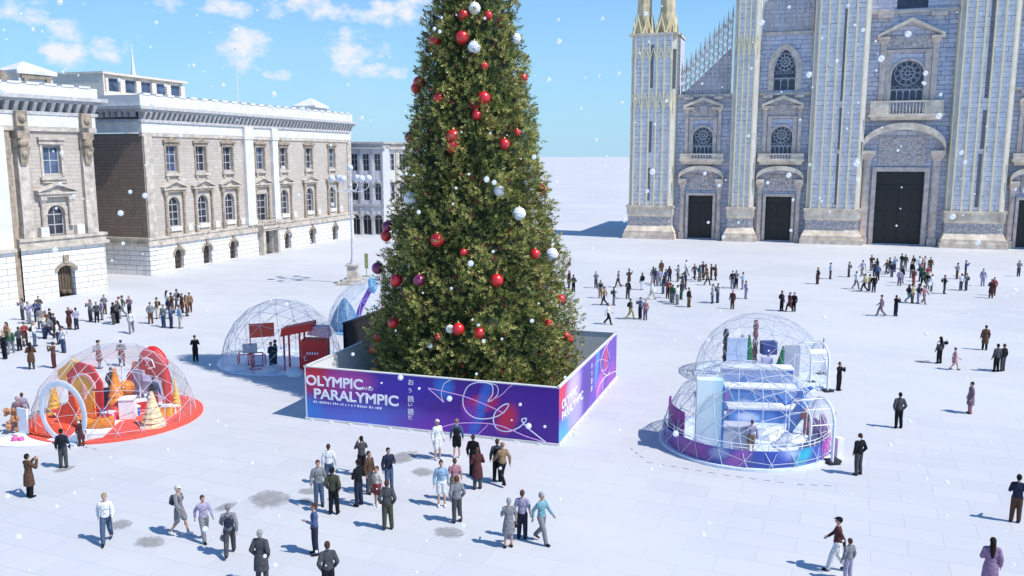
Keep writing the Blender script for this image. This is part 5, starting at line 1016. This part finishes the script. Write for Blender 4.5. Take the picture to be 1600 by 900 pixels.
POSES = {
 'stand':  dict(el=((-.25, .03, 1.13), (.25, .03, 1.13)), wr=((-.27, -.06, .89), (.27, -.06, .89)), kn=((-.10, -.01, .50), (.10, -.02, .50)), an=((-.11, .02, .09), (.12, .0, .09))),
 'pocket': dict(el=((-.27, .08, 1.14), (.27, .08, 1.14)), wr=((-.21, -.05, .94), (.21, -.05, .94)), kn=((-.11, -.03, .50), (.10, .0, .50)), an=((-.14, .0, .09), (.11, .04, .09))),
 'photo':  dict(el=((-.24, -.16, 1.22), (.24, -.16, 1.22)), wr=((-.09, -.31, 1.47), (.09, -.31, 1.47)), kn=((-.09, -.01, .50), (.09, -.01, .50)), an=((-.10, .02, .09), (.10, .02, .09))),
 'phone':  dict(el=((-.25, .03, 1.13), (.24, -.03, 1.14)), wr=((-.26, -.05, .89), (.10, -.27, 1.22)), kn=((-.09, -.02, .50), (.11, .0, .50)), an=((-.10, .0, .09), (.13, .03, .09))),
 'folded': dict(el=((-.27, -.02, 1.14), (.27, -.02, 1.14)), wr=((.04, -.23, 1.17), (-.04, -.2, 1.22)), kn=((-.10, -.01, .50), (.10, -.01, .50)), an=((-.12, .02, .09), (.12, .02, .09))),
 'walk':   dict(el=((-.25, .16, 1.17), (.25, -.10, 1.15)), wr=((-.25, .18, .92), (.23, -.28, 1.0)), kn=((-.10, -.17, .54), (.10, .04, .50)), an=((-.10, -.27, .11), (.10, .34, .17))),
 'stride': dict(el=((-.26, -.10, 1.15), (.26, .16, 1.17)), wr=((-.24, -.28, 1.0), (.27, .2, .93)), kn=((-.10, .03, .50), (.10, -.15, .54)), an=((-.10, .30, .15), (.10, -.24, .10))),
}
M_SKIN = plain('skin', (0.48, 0.29, 0.21), .6, var=.06); M_EYE = plain('dark eye', (.02, .015, .015), .3); M_LIP = plain('lip', (.36, .12, .11), .5)
CN = {'white': (.78, .79, .82), 'cream': (.70, .64, .52), 'grey': (.26, .27, .30), 'dark grey': (.085, .088, .10), 'black': (.012, .013, .018), 'navy': (.022, .03, .075), 'blue': (.06, .12, .30), 'light blue': (.28, .48, .70),
 'teal': (.16, .42, .50), 'green': (.04, .17, .08), 'olive': (.085, .09, .05), 'brown': (.14, .065, .035), 'tan': (.36, .21, .10), 'maroon': (.12, .03, .035), 'red': (.38, .04, .04), 'pink': (.55, .22, .27), 'mauve': (.28, .17, .24),
 'yellow': (.50, .44, .12), 'orange': (.42, .17, .07), 'lavender': (.42, .38, .58), 'jeans': (.07, .13, .25), 'skinny': (.1, .1, .1), 'lilac': (.36, .20, .38), 'blond': (.45, .30, .14), 'dark': (.022, .014, .012), 'chestnut': (.10, .045, .025), 'silver': (.4, .4, .4)}
CM = {}
for k_, v_ in list(CN.items()):
    g_ = sum(v_)/3; CN[k_] = tuple((c_*.78+g_*.22)*(.9 if g_ < .5 else 1) for c_ in v_)
def cm(c):
    if c not in CM:
        b = NB(c+' cloth'); n = b.noise(11, 5, None, .65); n = b.math('MULTIPLY', b.math('SUBTRACT', n, .3), 2.2, True); b.bump(n, 1.0, .03); q = CN[c]; b.set(b.mix(n, tuple(v*.68 for v in q), tuple(min(1, v*1.2) for v in q)), .85, 0, .2); CM[c] = b.m  # colour darkens in the bump hollows, painting shade into the folds
    return CM[c]
BODYC = {}; GARC = {}
def sh(i): return (-.165 if i == 0 else .165, .01, 1.40)
def hipp(i): return (-.085 if i == 0 else .085, 0, .92)
def leg_pts(P, i, ra, rk, rn):
    return [(hipp(i), ra), (P['kn'][i], rk), (P['an'][i], rn)]
def body_mesh(pose):
    if pose in BODYC: return BODYC[pose]
    P = POSES[pose]; m = MB()
    m.ball((0, 0, .95), .145, 14, 10, (1.1, .8, .9)); m.ball((0, 0, 1.28), .16, 14, 10, (1.05, .68, 1.25)); m.ball((0, 0, 1.10), .13, 12, 8, (1, .75, 1.2))
    limb(m, [((-.13, .01, 1.41), .06), ((0, .01, 1.45), .07), ((.13, .01, 1.41), .06)]); limb(m, [((0, .01, 1.42), .06), ((0, -.005, 1.55), .052)])
    # head with jaw, brow, nose, ears
    m.ball((0, .005, 1.66), .088, 16, 12, (.86, 1.08, 1.18)); m.ball((0, -.035, 1.60), .055, 12, 8, (.95, 1, .95)); m.tube((0, -.088, 1.665), (0, -.112, 1.632), .009, .018, 6); m.ball((0, -.108, 1.634), .015, 8, 6); m.ball((0, -.082, 1.69), .03, 10, 6, (1.7, .5, .4))
    for sg in (-1, 1): m.ball((sg*.078, .01, 1.655), .024, 8, 6, (.45, .8, 1.2))
    m.ball((0, -.093, 1.605), .018, 8, 6, (1.3, .6, .5))
    for i in (0, 1):
        sg = -1 if i == 0 else 1; e = Vector(P['el'][i]); w = Vector(P['wr'][i]); limb(m, [(sh(i), .056), (e, .042), (w, .027)])
        d = (w-e).normalized(); side = Vector((0, -1, 0)) if abs(d.y) < .8 else Vector((0, 0, 1)); side = (side-d*side.dot(d)).normalized(); nrm = d.cross(side)*(1 if sg > 0 else -1)
        pc_ = w+d*.055; 
        for s_ in (-.022, 0, .022): capsule(m, w+d*.01+side*s_*.5, w+d*.085+side*s_, .017, .015, 7)
        for f_, (off, ln) in enumerate(((.032, .062), (.011, .075), (-.011, .070), (-.032, .052))):
            k0 = w+d*.085+side*off; k1 = k0+d*ln*.5+nrm*-.006; k2 = k1+d*ln*.45-nrm*.022; limb(m, [(k0, .0095), (k1, .009), (k2, .0075)], 6)
        t0 = w+d*.03+side*.025; t1 = t0+(d*.5+side*.8).normalized()*.035; t2 = t1+(d*.85+side*.3).normalized()*.03; limb(m, [(t0, .013), (t1, .011), (t2, .009)], 6)
        limb(m, leg_pts(P, i, .090, .055, .038)); k = Vector(P['kn'][i]); a = Vector(P['an'][i]); c_ = k.lerp(a, .3)+Vector((0, .022, 0)); m.ball(c_, .050, 10, 8, (1, 1, 1.7))
        limb(m, [(a+Vector((0, .03, -.03)), .04), (a+Vector((0, -.12, -.05)), .032)])
    me = remesh(m, .0085, 'person', [M_SKIN, M_EYE, M_LIP], 2)
    ex = MB(); 
    for sg in (-1, 1): ex.ball((sg*.032, -.083, 1.665), .011, 8, 6)
    bm = bmesh.new(); bm.from_mesh(me); n0 = len(bm.faces)
    def addm(mb_, mi):
        vs = [bm.verts.new(v) for v in mb_.v]
        for f in mb_.f:
            fc = bm.faces.new([vs[i] for i in f]); fc.material_index = mi; fc.smooth = True
    addm(ex, 1); lx = MB(); lx.ball((0, -.104, 1.607), .02, 8, 6, (1.15, .35, .28)); addm(lx, 2); bm.to_mesh(me); bm.free(); BODYC[pose] = me; return me
def garment(kind, pose, only=None):
    key = (kind, pose, only)
    if key in GARC: return GARC[key]
    P = POSES[pose]; m = MB(); vox = .014
    if kind in ('jacket', 'shirt', 'coat', 'dress', 'tee', 'sweater'):
        t = {'jacket': .022, 'coat': .027, 'sweater': .018, 'shirt': .014, 'tee': .014, 'dress': .014}[kind]
        m.ball((0, 0, 1.29), .16+t, 14, 10, (1.05, .72, 1.12)); m.ball((0, 0, 1.08), .135+t, 14, 10, (1.05, .8, 1.25)); m.ball((0, 0, .97), .145+t, 14, 8, (1.08, .82, .75))
        limb(m, [((-.13, .01, 1.41), .062+t*.6), ((0, .015, 1.44), .07+t*.4), ((.13, .01, 1.41), .062+t*.6)])
        if kind in ('jacket', 'coat'): m.ball((0, .02, 1.50), .062+t*.6, 12, 6, (1, 1, .5))
        for i in (0, 1):
            e = Vector(P['el'][i]); w = Vector(P['wr'][i])
            if kind in ('tee', 'dress') and pose != 'zz': limb(m, [(sh(i), .062+t), (Vector(sh(i)).lerp(e, .75), .054+t)])
            else: limb(m, [(sh(i), .060+t), (e, .046+t), (e.lerp(w, .93), .034+t*.8)])
        if kind in ('coat', 'dress'):
            zb = .50 if kind == 'coat' else .56; rb = .235; m.lathe([(.165+t*.6, 1.0), (.185+t, .85), (rb, zb), (rb-.02, zb)], 0, (P['an'][0][1]+P['an'][1][1])*.3, 16, .82)
            if kind == 'dress' and False: pass
        if kind == 'robe': pass
    elif kind == 'gown':
        m.lathe([(.16, 1.0), (.19, .8), (.24, .35), (.27, .12), (.25, .11)], 0, 0, 16, .85)
    elif kind in ('trousers', 'shorts'):
        t = .016 if kind == 'trousers' else .026
        m.ball((0, 0, .96), .145+t, 14, 10, (1.08, .8, .8))
        for i in (0, 1):
            if kind == 'trousers': limb(m, [(hipp(i), .092+t), (P['kn'][i], .072+t), (P['an'][i], .056+t)])
            else: limb(m, [(hipp(i), .092+t), (Vector(hipp(i)).lerp(Vector(P['kn'][i]), .85), .078+t)])
    elif kind == 'shoe':
        vox = .010
        for i in (only,):
            a = Vector(P['an'][i]); back = a.y > .2; dz = -.045; toe = Vector((0, -.15, -.035 - (.03 if back else 0)))
            limb(m, [(a+Vector((0, .035, dz+.01)), .047), (a+Vector((0, -.05, dz)), .046), (a+toe+Vector((0, 0, dz+.03)), .038)])
    me = remesh(m, vox, kind, [cm('black')], 3); GARC[key] = me; return me
def hair(kind):
    if ('hair', kind) in GARC: return GARC[('hair', kind)]
    m = MB(); m.ball((0, .018, 1.685), .095, 14, 10, (.92, 1.06, 1.08)); cut = MB()
    if kind == 'short': m.ball((0, .05, 1.64), .08, 12, 8, (1, .8, 1))
    elif kind == 'long': limb(m, [((0, .06, 1.66), .085), ((0, .09, 1.5), .085), ((0, .11, 1.32), .07), ((0, .10, 1.2), .045)])
    elif kind == 'bun': m.ball((0, .11, 1.72), .045, 10, 8); m.ball((0, .05, 1.64), .08, 12, 8, (1, .8, 1))
    elif kind == 'cap': m.ball((0, .0, 1.72), .098, 14, 8, (.95, 1.08, .62)); limb(m, [((-.04, -.10, 1.705), .012), ((0, -.16, 1.70), .012), ((.04, -.10, 1.705), .012)]); m.ball((0, -.10, 1.708), .06, 10, 6, (1, 1, .2))
    me = remesh(m, .010, 'hair' if kind != 'cap' else 'cap', [cm('dark')], 2)
    # keep the face free
    bm = bmesh.new(); bm.from_mesh(me); dl = [v for v in bm.verts if (v.co.y < -.045 and v.co.z < 1.705) ]; bmesh.ops.delete(bm, geom=dl, context='VERTS'); bm.to_mesh(me); bm.free()
    GARC[('hair', kind)] = me; return me
def backpack():
    if 'bp' in GARC: return GARC['bp']
    m = MB(); m.ball((0, .22, 1.24), .14, 12, 10, (1, .62, 1.35)); m.ball((0, .29, 1.16), .09, 10, 8, (1, .5, .9))
    for sg in (-1, 1): limb(m, [((sg*.09, .16, 1.42), .02), ((sg*.10, -.06, 1.44), .02), ((sg*.12, -.12, 1.3), .02), ((sg*.14, 0, 1.12), .02), ((sg*.1, .14, 1.1), .02)], 6)
    me = remesh(m, .013, 'backpack', [cm('black')], 2); GARC['bp'] = me; return me
def bagmesh():
    if 'bag' in GARC: return GARC['bag']
    m = MB(); m.ball((0, 0, 0), .16, 12, 8, (1, .45, .8)); limb(m, [((-.11, 0, .08), .012), ((-.05, 0, .24), .012), ((.05, 0, .24), .012), ((.11, 0, .08), .012)], 6)
    GARC['bag'] = remesh(m, .012, 'bag', [cm('black')], 2); return GARC['bag']
def child(me, mat, par, name):
    o = bpy.data.objects.new(name, me); COL.objects.link(o); o.parent = par; o.material_slots[0].link = 'OBJECT'; o.material_slots[0].material = mat; return o
GN = {'jacket': 'jacket', 'shirt': 'shirt', 'coat': 'knee-length coat', 'dress': 'dress', 'tee': 't-shirt', 'sweater': 'sweater'}
PV = {'stand': 'standing', 'pocket': 'hands in pockets', 'photo': 'taking a photo', 'phone': 'looking at a phone', 'folded': 'arms folded', 'walk': 'walking', 'stride': 'striding'}
np_ = [0]
def person(px, py, top, tc, bot, bc, pose='stand', face=0, hr='short', hc='dark', sc=1.0, pack=None, shoe='black', label=None, group=None, z=0.0):
    """face: degrees turned from facing the camera (0) counter-clockwise"""
    g = G(px, py, z); o = bpy.data.objects.new('person', body_mesh(pose)); COL.objects.link(o); o.location = g; o.rotation_euler = (0, 0, R(face)); o.scale = (sc,)*3
    tag(o, label, 'person', group)
    child(hair(hr), cm(hc), o, 'cap' if hr == 'cap' else 'hair')
    child(garment(top, pose), cm(tc), o, {'tee': 'shirt'}.get(top, top))
    if bot in ('trousers', 'shorts'): child(garment(bot, pose), cm(bc), o, bot)
    elif bot == 'gown': child(garment('gown', 'stand'), cm(bc), o, 'skirt')
    for i in (0, 1): child(garment('shoe', pose, i), cm(shoe), o, 'shoe')
    if pack: child(backpack(), cm(pack), o, 'backpack')
    return o
def bag(px, py, h_, col, label, dx=0.0):
    g = G(px, py); o = bpy.data.objects.new('bag', bagmesh()); COL.objects.link(o); o.location = (g.x+dx, g.y, h_); o.material_slots[0].link = 'OBJECT'; o.material_slots[0].material = cm(col); tag(o, label, 'bag')
FG = 'people walking about in front of the tree'
W_ = lambda s_: s_
LST = [
 (48, 777, 'coat', 'brown', 'trousers', 'black', 'photo', 150, 'short', 'dark', 1.02, None, 'person in long brown coat with hands raised, alone below the white hoop'),
 (100, 731, 'jacket', 'navy', 'trousers', 'dark grey', 'stand', 190, 'short', 'dark', 1.0, 'black', 'person in navy jacket with black backpack beside the white hoop'),
 (128, 697, 'coat', 'maroon', 'trousers', 'brown', 'stand', 200, 'short', 'dark', .72, None, 'child in maroon coat standing inside the foot of the white hoop'),
 (168, 848, 'shirt', 'white', 'trousers', 'jeans', 'walk', 20, 'short', 'blond', 1.03, None, 'blond person in white shirt and blue jeans walking toward the viewer'),
 (282, 836, 'shirt', 'grey', 'shorts', 'grey', 'stride', 80, 'cap', 'cream', 1.05, 'dark grey', 'person in grey shirt and grey shorts striding with dark backpack'),
 (320, 845, 'shirt', 'lavender', 'trousers', 'grey', 'walk', 40, 'short', 'chestnut', .95, None, 'person in lavender shirt between the striding backpacker and the navy jacket'),
 (360, 868, 'jacket', 'grey', 'trousers', 'dark grey', 'walk', 195, 'cap', 'grey', 1.03, 'navy', 'person in grey jacket and cap walking away with navy backpack'),
 (410, 914, 'coat', 'dark grey', 'trousers', 'dark grey', 'pocket', 170, 'short', 'silver', 1.05, None, 'person in dark grey coat cut off at the bottom edge'),
 (493, 866, 'shirt', 'blue', 'trousers', 'navy', 'phone', 290, 'short', 'chestnut', 1.04, None, 'person in blue shirt and navy trousers looking at a phone'),
 (514, 934, 'jacket', 'dark grey', 'trousers', 'black', 'pocket', 200, 'short', 'chestnut', 1.04, None, 'person in dark grey jacket at the bottom, feet out of frame'),
 (515, 758, 'shirt', 'white', 'trousers', 'jeans', 'stand', 190, 'short', 'chestnut', 1.0, None, 'person in white shirt and jeans at the back of the three'),
 (499, 791, 'jacket', 'grey', 'trousers', 'jeans', 'stand', 20, 'short', 'chestnut', 1.05, None, 'person in grey jacket and jeans beside the olive jacket'),
 (522, 803, 'jacket', 'olive', 'trousers', 'black', 'pocket', 170, 'short', 'dark', 1.05, None, 'person in olive jacket and black trousers seen from behind'),
 (566, 744, 'shirt', 'dark grey', 'trousers', 'black', 'photo', 200, 'short', 'dark', 1.0, None, 'person in dark grey shirt photographing the tree, back of the group'),
 (561, 790, 'jacket', 'black', 'trousers', 'navy', 'folded', 240, 'short', 'dark', 1.06, None, 'person in black jacket and navy trousers leaning over, left of the cluster'),
 (578, 771, 'jacket', 'brown', 'trousers', 'dark grey', 'stand', 60, 'short', 'chestnut', 1.0, None, 'person in brown jacket between the black jacket and the striped child'),
 (590, 790, 'tee', 'cream', 'shorts', 'red', 'stand', 330, 'short', 'brown', .9, None, 'person in cream t-shirt and red shorts within the cluster'),
 (608, 765, 'jacket', 'navy', 'trousers', 'jeans', 'phone', 30, 'short', 'dark', 1.0, None, 'person in navy jacket and jeans at the right of the cluster'),
 (606, 827, 'jacket', 'dark grey', 'trousers', 'olive', 'pocket', 185, 'short', 'chestnut', 1.06, None, 'person in dark grey jacket and olive trousers, nearest of the cluster'),
 (684, 718, 'shirt', 'white', 'shorts', 'white', 'stand', 40, 'cap', 'cream', 1.05, None, 'person all in white with shorts right in front of the barrier'),
 (714, 715, 'shirt', 'blue', 'shorts', 'black', 'stand', 185, 'cap', 'tan', 1.02, 'black', 'person in blue shirt with black backpack close to the barrier'),
 (740, 744, 'jacket', 'black', 'trousers', 'black', 'stand', 160, 'short', 'chestnut', 1.04, None, 'person in all black clothes behind the brown patterned dress'),
 (746, 764, 'coat', 'maroon', 'trousers', 'dark grey', 'folded', 200, 'short', 'brown', 1.0, None, 'person in maroon coat with arms folded before the purple boards'),
 (777, 752, 'jacket', 'dark grey', 'trousers', 'black', 'stand', 180, 'short', 'chestnut', 1.04, 'black', 'person in dark grey jacket with backpack behind the tan jacket'),
 (785, 757, 'jacket', 'tan', 'trousers', 'black', 'walk', 210, 'cap', 'tan', 1.02, None, 'person in tan jacket and black trousers walking before the barrier'),
 (690, 791, 'sweater', 'light blue', 'shorts', 'white', 'stand', 10, 'short', 'chestnut', 1.05, None, 'person in light blue sweater and white shorts'),
 (711, 783, 'tee', 'pink', 'shorts', 'tan', 'stand', 190, 'short', 'brown', 1.0, None, 'person in pink t-shirt beside the light blue sweater'),
 (714, 816, 'jacket', 'grey', 'trousers', 'dark grey', 'pocket', 200, 'short', 'brown', 1.02, None, 'person in grey jacket just below the pink t-shirt'),
 (795, 855, 'dress', 'grey', None, None, 'phone', 190, 'short', 'silver', 1.02, None, 'person in grey dress seen from behind beside the blue vest'),
 (816, 842, 'tee', 'lavender', 'trousers', 'navy', 'stand', 170, 'short', 'brown', 1.03, None, 'person in lavender t-shirt and navy trousers between dress and teal shirt'),
 (846, 848, 'shirt', 'teal', 'trousers', 'grey', 'walk', 50, 'short', 'silver', 1.05, None, 'person in teal shirt and grey trousers walking, rightmost of the three'),
 (306, 565, 'jacket', 'black', 'trousers', 'black', 'photo', 20, 'cap', 'black', 1.0, None, 'person all in black taking a photo between the two left domes'),
 (1310, 610, 'jacket', 'black', 'trousers', 'black', 'photo', 30, 'short', 'dark', .95, None, 'person all in black taking a photo beside the rear right dome'),
 (1340, 742, 'jacket', 'black', 'trousers', 'dark grey', 'pocket', 200, 'short', 'chestnut', 1.04, None, 'person in black jacket right of the front dome entrance'),
 (1403, 669, 'jacket', 'dark grey', 'trousers', 'black', 'pocket', 175, 'short', 'dark', 1.04, None, 'person in bulky dark grey jacket alone between pink dress and dome'),
 (1467, 568, 'jacket', 'dark grey', 'trousers', 'black', 'stand', 200, 'long', 'dark', 1.02, None, 'long-haired person in dark grey jacket carrying a round black bag'),
 (1491, 578, 'dress', 'pink', None, None, 'stride', 60, 'short', 'dark', .82, None, 'child in pale pink dress beside the round black bag'),
 (1538, 547, 'coat', 'brown', 'trousers', 'black', 'stand', 170, 'short', 'dark', 1.0, None, 'person in brown coat alone at the upper right'),
 (1556, 581, 'jacket', 'dark grey', 'trousers', 'black', 'stand', 190, 'short', 'dark', 1.02, None, 'left one of the dark pair below the brown coat'),
 (1566, 580, 'jacket', 'black', 'trousers', 'dark grey', 'phone', 200, 'short', 'brown', 1.0, None, 'right one of the dark pair below the brown coat'),
 (1515, 646, 'coat', 'mauve', 'trousers', 'pink', 'stand', 260, 'short', 'dark', .97, None, 'person in mauve coat alone at the right'),
 (1586, 816, 'sweater', 'navy', 'trousers', 'brown', 'phone', 150, 'short', 'dark', 1.05, None, 'person in navy sweater and brown trousers at the right edge'),
 (1306, 892, 'shirt', 'maroon', 'trousers', 'white', 'stride', 250, 'cap', 'black', 1.05, None, 'person in maroon shirt and white trousers at the bottom with a child'),
 (1324, 908, 'jacket', 'grey', 'trousers', 'lavender', 'stand', 200, 'short', 'chestnut', .82, None, 'child in grey jacket beside the maroon shirt'),
 (1544, 928, 'coat', 'lilac', 'gown', 'lilac', 'phone', 160, 'long', 'dark', 1.05, None, 'long-haired person in lilac coat at the bottom right'),
 (1173, 709, 'shirt', 'lavender', 'shorts', 'tan', 'stand', 180, 'short', 'brown', .9, None, 'person in lavender shirt inside the front right dome beside the desk'),
 (425, 577, 'jacket', 'navy', 'trousers', 'navy', 'folded', 60, 'short', 'dark', 1.0, None, 'left one of the navy couple inside the white-floored dome'),
 (431, 574, 'jacket', 'black', 'trousers', 'navy', 'stand', 300, 'short', 'dark', 1.02, None, 'right one of the dark couple inside the white-floored dome'),
 (30, 668, 'shirt', 'mauve', 'trousers', 'grey', 'stand', 30, 'short', 'pink', .9, None, 'person in mauve shirt behind the orange ornament stand'),
 (38, 664, 'shirt', 'lavender', 'trousers', 'jeans', 'stand', 200, 'short', 'brown', .95, None, 'person in lavender shirt behind the white notice board'),
]
for r_ in LST:
    sm = any(w in ('red',) for w in ())
    z = .1 if r_[1] in (709, 577, 574) else 0.0
    person(*r_[:2], r_[2], r_[3], r_[4], r_[5], r_[6], r_[7], r_[8], r_[9], r_[10], r_[11], label=r_[12], group=FG, z=z, shoe='white' if r_[4] == 'shorts' else 'black')
bag(1476, 566, 1.3, 'black', 'round black bag on the long-haired person in dark grey jacket'); bag(352, 868, .62, 'grey', 'grey bag held by the person in grey jacket and cap'); bag(804, 850, .72, 'black', 'black shoulder bag beside the grey dress'); bag(1552, 925, 1.05, 'lavender', 'pale bag held by the person in lilac coat')

# the smaller crowds: (foot x, foot y, top colour, trouser colour)
CR = {
 'crowd left of the tree by the corner palace': [(8,561,'black','black'),(0,545,'cream','dark grey'),(31,548,'dark grey','black'),(40,541,'red','brown'),(50,577,'brown','dark grey'),(85,575,'brown','maroon'),(100,551,'white','jeans'),(36,500,'grey','dark grey'),(46,506,'lavender','grey'),(58,503,'blue','navy'),(64,514,'grey','dark grey'),(73,520,'brown','dark grey'),(80,516,'black','black'),(86,524,'dark grey','brown'),(55,541,'white','jeans'),(70,528,'cream','blue'),(78,530,'grey','navy'),(62,495,'dark grey','grey'),(109,515,'maroon','brown'),(120,515,'lavender','navy'),(92,538,'white','navy'),(18,553,'green','grey'),(12,540,'orange','grey')],
 'crowd between corner palace and red dome': [(142,502,'grey','dark grey'),(152,504,'dark grey','black'),(164,491,'grey','brown'),(178,507,'black','dark grey'),(184,505,'dark grey','black'),(187,498,'cream','grey'),(192,495,'olive','grey'),(203,495,'mauve','navy'),(206,521,'white','grey'),(160,500,'lavender','grey')],
 'crowd right of the red dome tip by the long palace': [(236,506,'grey','brown'),(246,498,'tan','cream'),(256,511,'grey','blue'),(268,513,'blue','navy'),(282,513,'light blue','cream'),(262,484,'white','grey'),(269,490,'brown','grey'),(277,484,'grey','dark grey'),(285,489,'maroon','brown'),(292,494,'orange','brown'),(297,489,'tan','brown'),(266,498,'navy','grey')],
 'crowd behind the red dome': [(156,576,'maroon','mauve'),(191,572,'maroon','navy'),(243,640,'blue','red'),(262,625,'brown','navy'),(215,612,'mauve','grey'),(176,622,'navy','black')],
 'crowd in front of the cathedral near the tree': [(889,450,'maroon','dark grey'),(896,456,'dark grey','black'),(931,450,'grey','dark grey'),(966,449,'grey','brown'),(983,447,'brown','grey'),(1003,453,'navy','white'),(938,466,'grey','tan'),(944,477,'tan','navy'),(959,477,'dark grey','grey'),(981,467,'black','dark grey'),(1018,468,'white','cream'),(950,507,'white','black'),(985,499,'olive','yellow'),(1000,498,'blue','navy'),(1008,500,'pink','mauve')],
 'middle crowd in front of the left portals': [(1020,443,'grey','lavender'),(1024,445,'dark grey','grey'),(1033,430,'brown','dark grey'),(1036,459,'navy','jeans'),(1040,447,'blue','grey'),(1046,440,'maroon','navy'),(1043,466,'red','brown'),(1048,472,'maroon','dark grey'),(1051,474,'green','grey'),(1058,476,'white','grey'),(1059,440,'grey','dark grey'),(1064,468,'dark grey','green'),(1072,430,'white','grey'),(1071,452,'navy','dark grey'),(1076,480,'black','brown'),(1085,437,'dark grey','navy'),(1093,440,'teal','tan'),(1098,434,'maroon','navy'),(1105,446,'tan','olive'),(1103,438,'orange','brown'),(1111,437,'maroon','brown'),(1118,438,'brown','dark grey'),(1113,474,'white','jeans'),(1121,473,'grey','jeans'),(1144,451,'navy','grey'),(1150,450,'grey','navy'),(1160,452,'light blue','grey'),(1165,467,'lavender','lavender'),(1144,483,'maroon','brown'),(1221,486,'dark grey','black'),(1233,487,'maroon','brown'),(1240,487,'black','black'),(1030,447,'lavender','grey'),(1066,455,'dark grey','navy')],
 'right crowd in front of the central door': [(1277,444,'brown','maroon'),(1297,436,'light blue','dark grey'),(1326,433,'grey','dark grey'),(1347,432,'lavender','grey'),(1361,423,'brown','grey'),(1370,426,'black','brown'),(1371,438,'blue','navy'),(1366,432,'dark grey','navy'),(1337,452,'white','grey'),(1350,456,'yellow','navy'),(1358,455,'yellow','dark grey'),(1365,457,'black','navy'),(1385,429,'olive','dark grey'),(1389,427,'black','grey'),(1397,425,'light blue','navy'),(1393,433,'navy','blue'),(1408,420,'navy','grey'),(1414,421,'olive','grey'),(1405,447,'lavender','mauve'),(1409,442,'navy','lavender'),(1426,423,'dark grey','grey'),(1424,434,'black','grey'),(1436,425,'white','blue'),(1444,423,'cream','brown'),(1453,426,'brown','dark grey'),(1427,445,'maroon','red'),(1438,440,'green','navy'),(1443,448,'green','black'),(1449,440,'red','dark grey'),(1440,430,'pink','grey'),(1455,455,'white','dark grey'),(1420,473,'navy','teal'),(1425,474,'yellow','olive'),(1434,474,'navy','lavender'),(1443,475,'pink','mauve'),(1449,452,'black','grey'),(1475,459,'black','dark grey'),(1495,436,'grey','brown'),(1508,432,'blue','navy'),(1501,454,'white','dark grey'),(1509,454,'grey','dark grey'),(1535,447,'lavender','lavender'),(1548,466,'maroon','brown'),(1552,462,'red','brown'),(1376,494,'mauve','mauve'),(1399,494,'black','navy'),(1591,432,'grey','dark grey')],
}
SHORT = {'crowd left of the tree by the corner palace': 'the far left crowd', 'crowd between corner palace and red dome': 'the crowd below the corner palace', 'crowd right of the red dome tip by the long palace': 'the crowd below the long palace',
 'crowd behind the red dome': 'those around the red dome', 'crowd in front of the cathedral near the tree': 'the crowd beside the tree', 'middle crowd in front of the left portals': 'the crowd before the left portals', 'right crowd in front of the central door': 'the crowd before the central door'}
rp = random.Random(21)
for gname, L_ in CR.items():
    for i, (px, py, tcn, bcn) in enumerate(sorted(L_)):
        top = rp.choice(['jacket', 'jacket', 'shirt', 'sweater', 'jacket']); 
        if tcn in ('brown', 'maroon', 'mauve') and rp.random() < .5: top = 'coat'
        pose = rp.choice(['stand', 'pocket', 'phone', 'folded', 'stand', 'walk', 'photo']); face = rp.uniform(0, 360)
        if pose == 'walk': face = rp.choice([70, 110, 250, 290, 20, 200])
        lab = f"{tcn} {top}, {'denim' if bcn == 'jeans' else bcn} trousers, {ordn(i+1)} from left in {SHORT[gname]}"
        person(px, py, top, tcn, 'trousers', bcn, pose, face, rp.choice(['short', 'short', 'cap', 'long', 'bun', 'short']), rp.choice(['dark', 'dark', 'chestnut', 'brown', 'blond', 'dark grey']), rp.uniform(.96, 1.06), rp.choice([None, None, None, 'black', 'dark grey']), label=lab, group=gname)

# ------------------------------------------------------------------ falling snow and a twig tip at the lower edge
rs = random.Random(33); s = MB(); n_ = 0
while n_ < 480:
    d = 4+12*rs.random(); px = rs.uniform(-150, 1750); py = rs.uniform(-60, 960)
    if py > 430 and rs.random() < .45: continue
    r = ray(px, py); P = Vector((0, 0, CAMH))+r*d
    if P.z < .1 or (d > 33): continue
    rr = rs.choice((1.2, 1.6, 2.0, 2.4, 3.0, 4.2))*d/FPX*rs.uniform(.8, 1.1)
    o0 = len(s.v); s.ball(P, rr*1.15, 9, 7)
    for i in range(o0, len(s.v)): v = Vector(s.v[i])-P; s.v[i] = tuple(P+v*rs.uniform(.95, 1.06))
    n_ += 1
b = NB('falling snow'); b.set((.95, .96, 1.0), .9); lwt = b.new('ShaderNodeLayerWeight'); lwt.inputs[0].default_value = .5; tp = b.new('ShaderNodeBsdfTransparent'); m3 = b.new('ShaderNodeMixShader'); tr = b.new('ShaderNodeBsdfTranslucent'); tr.inputs[0].default_value = (.95, .96, 1, 1); ms_ = b.new('ShaderNodeMixShader'); ms_.inputs[0].default_value = .5
b.l.new(b.p.outputs[0], ms_.inputs[1]); b.l.new(tr.outputs[0], ms_.inputs[2]); b.l.new(b.math('POWER', b.math('SUBTRACT', 1.0, lwt.outputs['Facing'], True), 1.3), m3.inputs[0]); b.l.new(tp.outputs[0], m3.inputs[1]); b.l.new(ms_.outputs[0], m3.inputs[2]); b.l.new(m3.outputs[0], b.n['Material Output'].inputs[0])
tag(s.build('falling_snow', b.m, None, True), 'loose white snowflakes drifting through the air over the square', None, None, 'stuff')
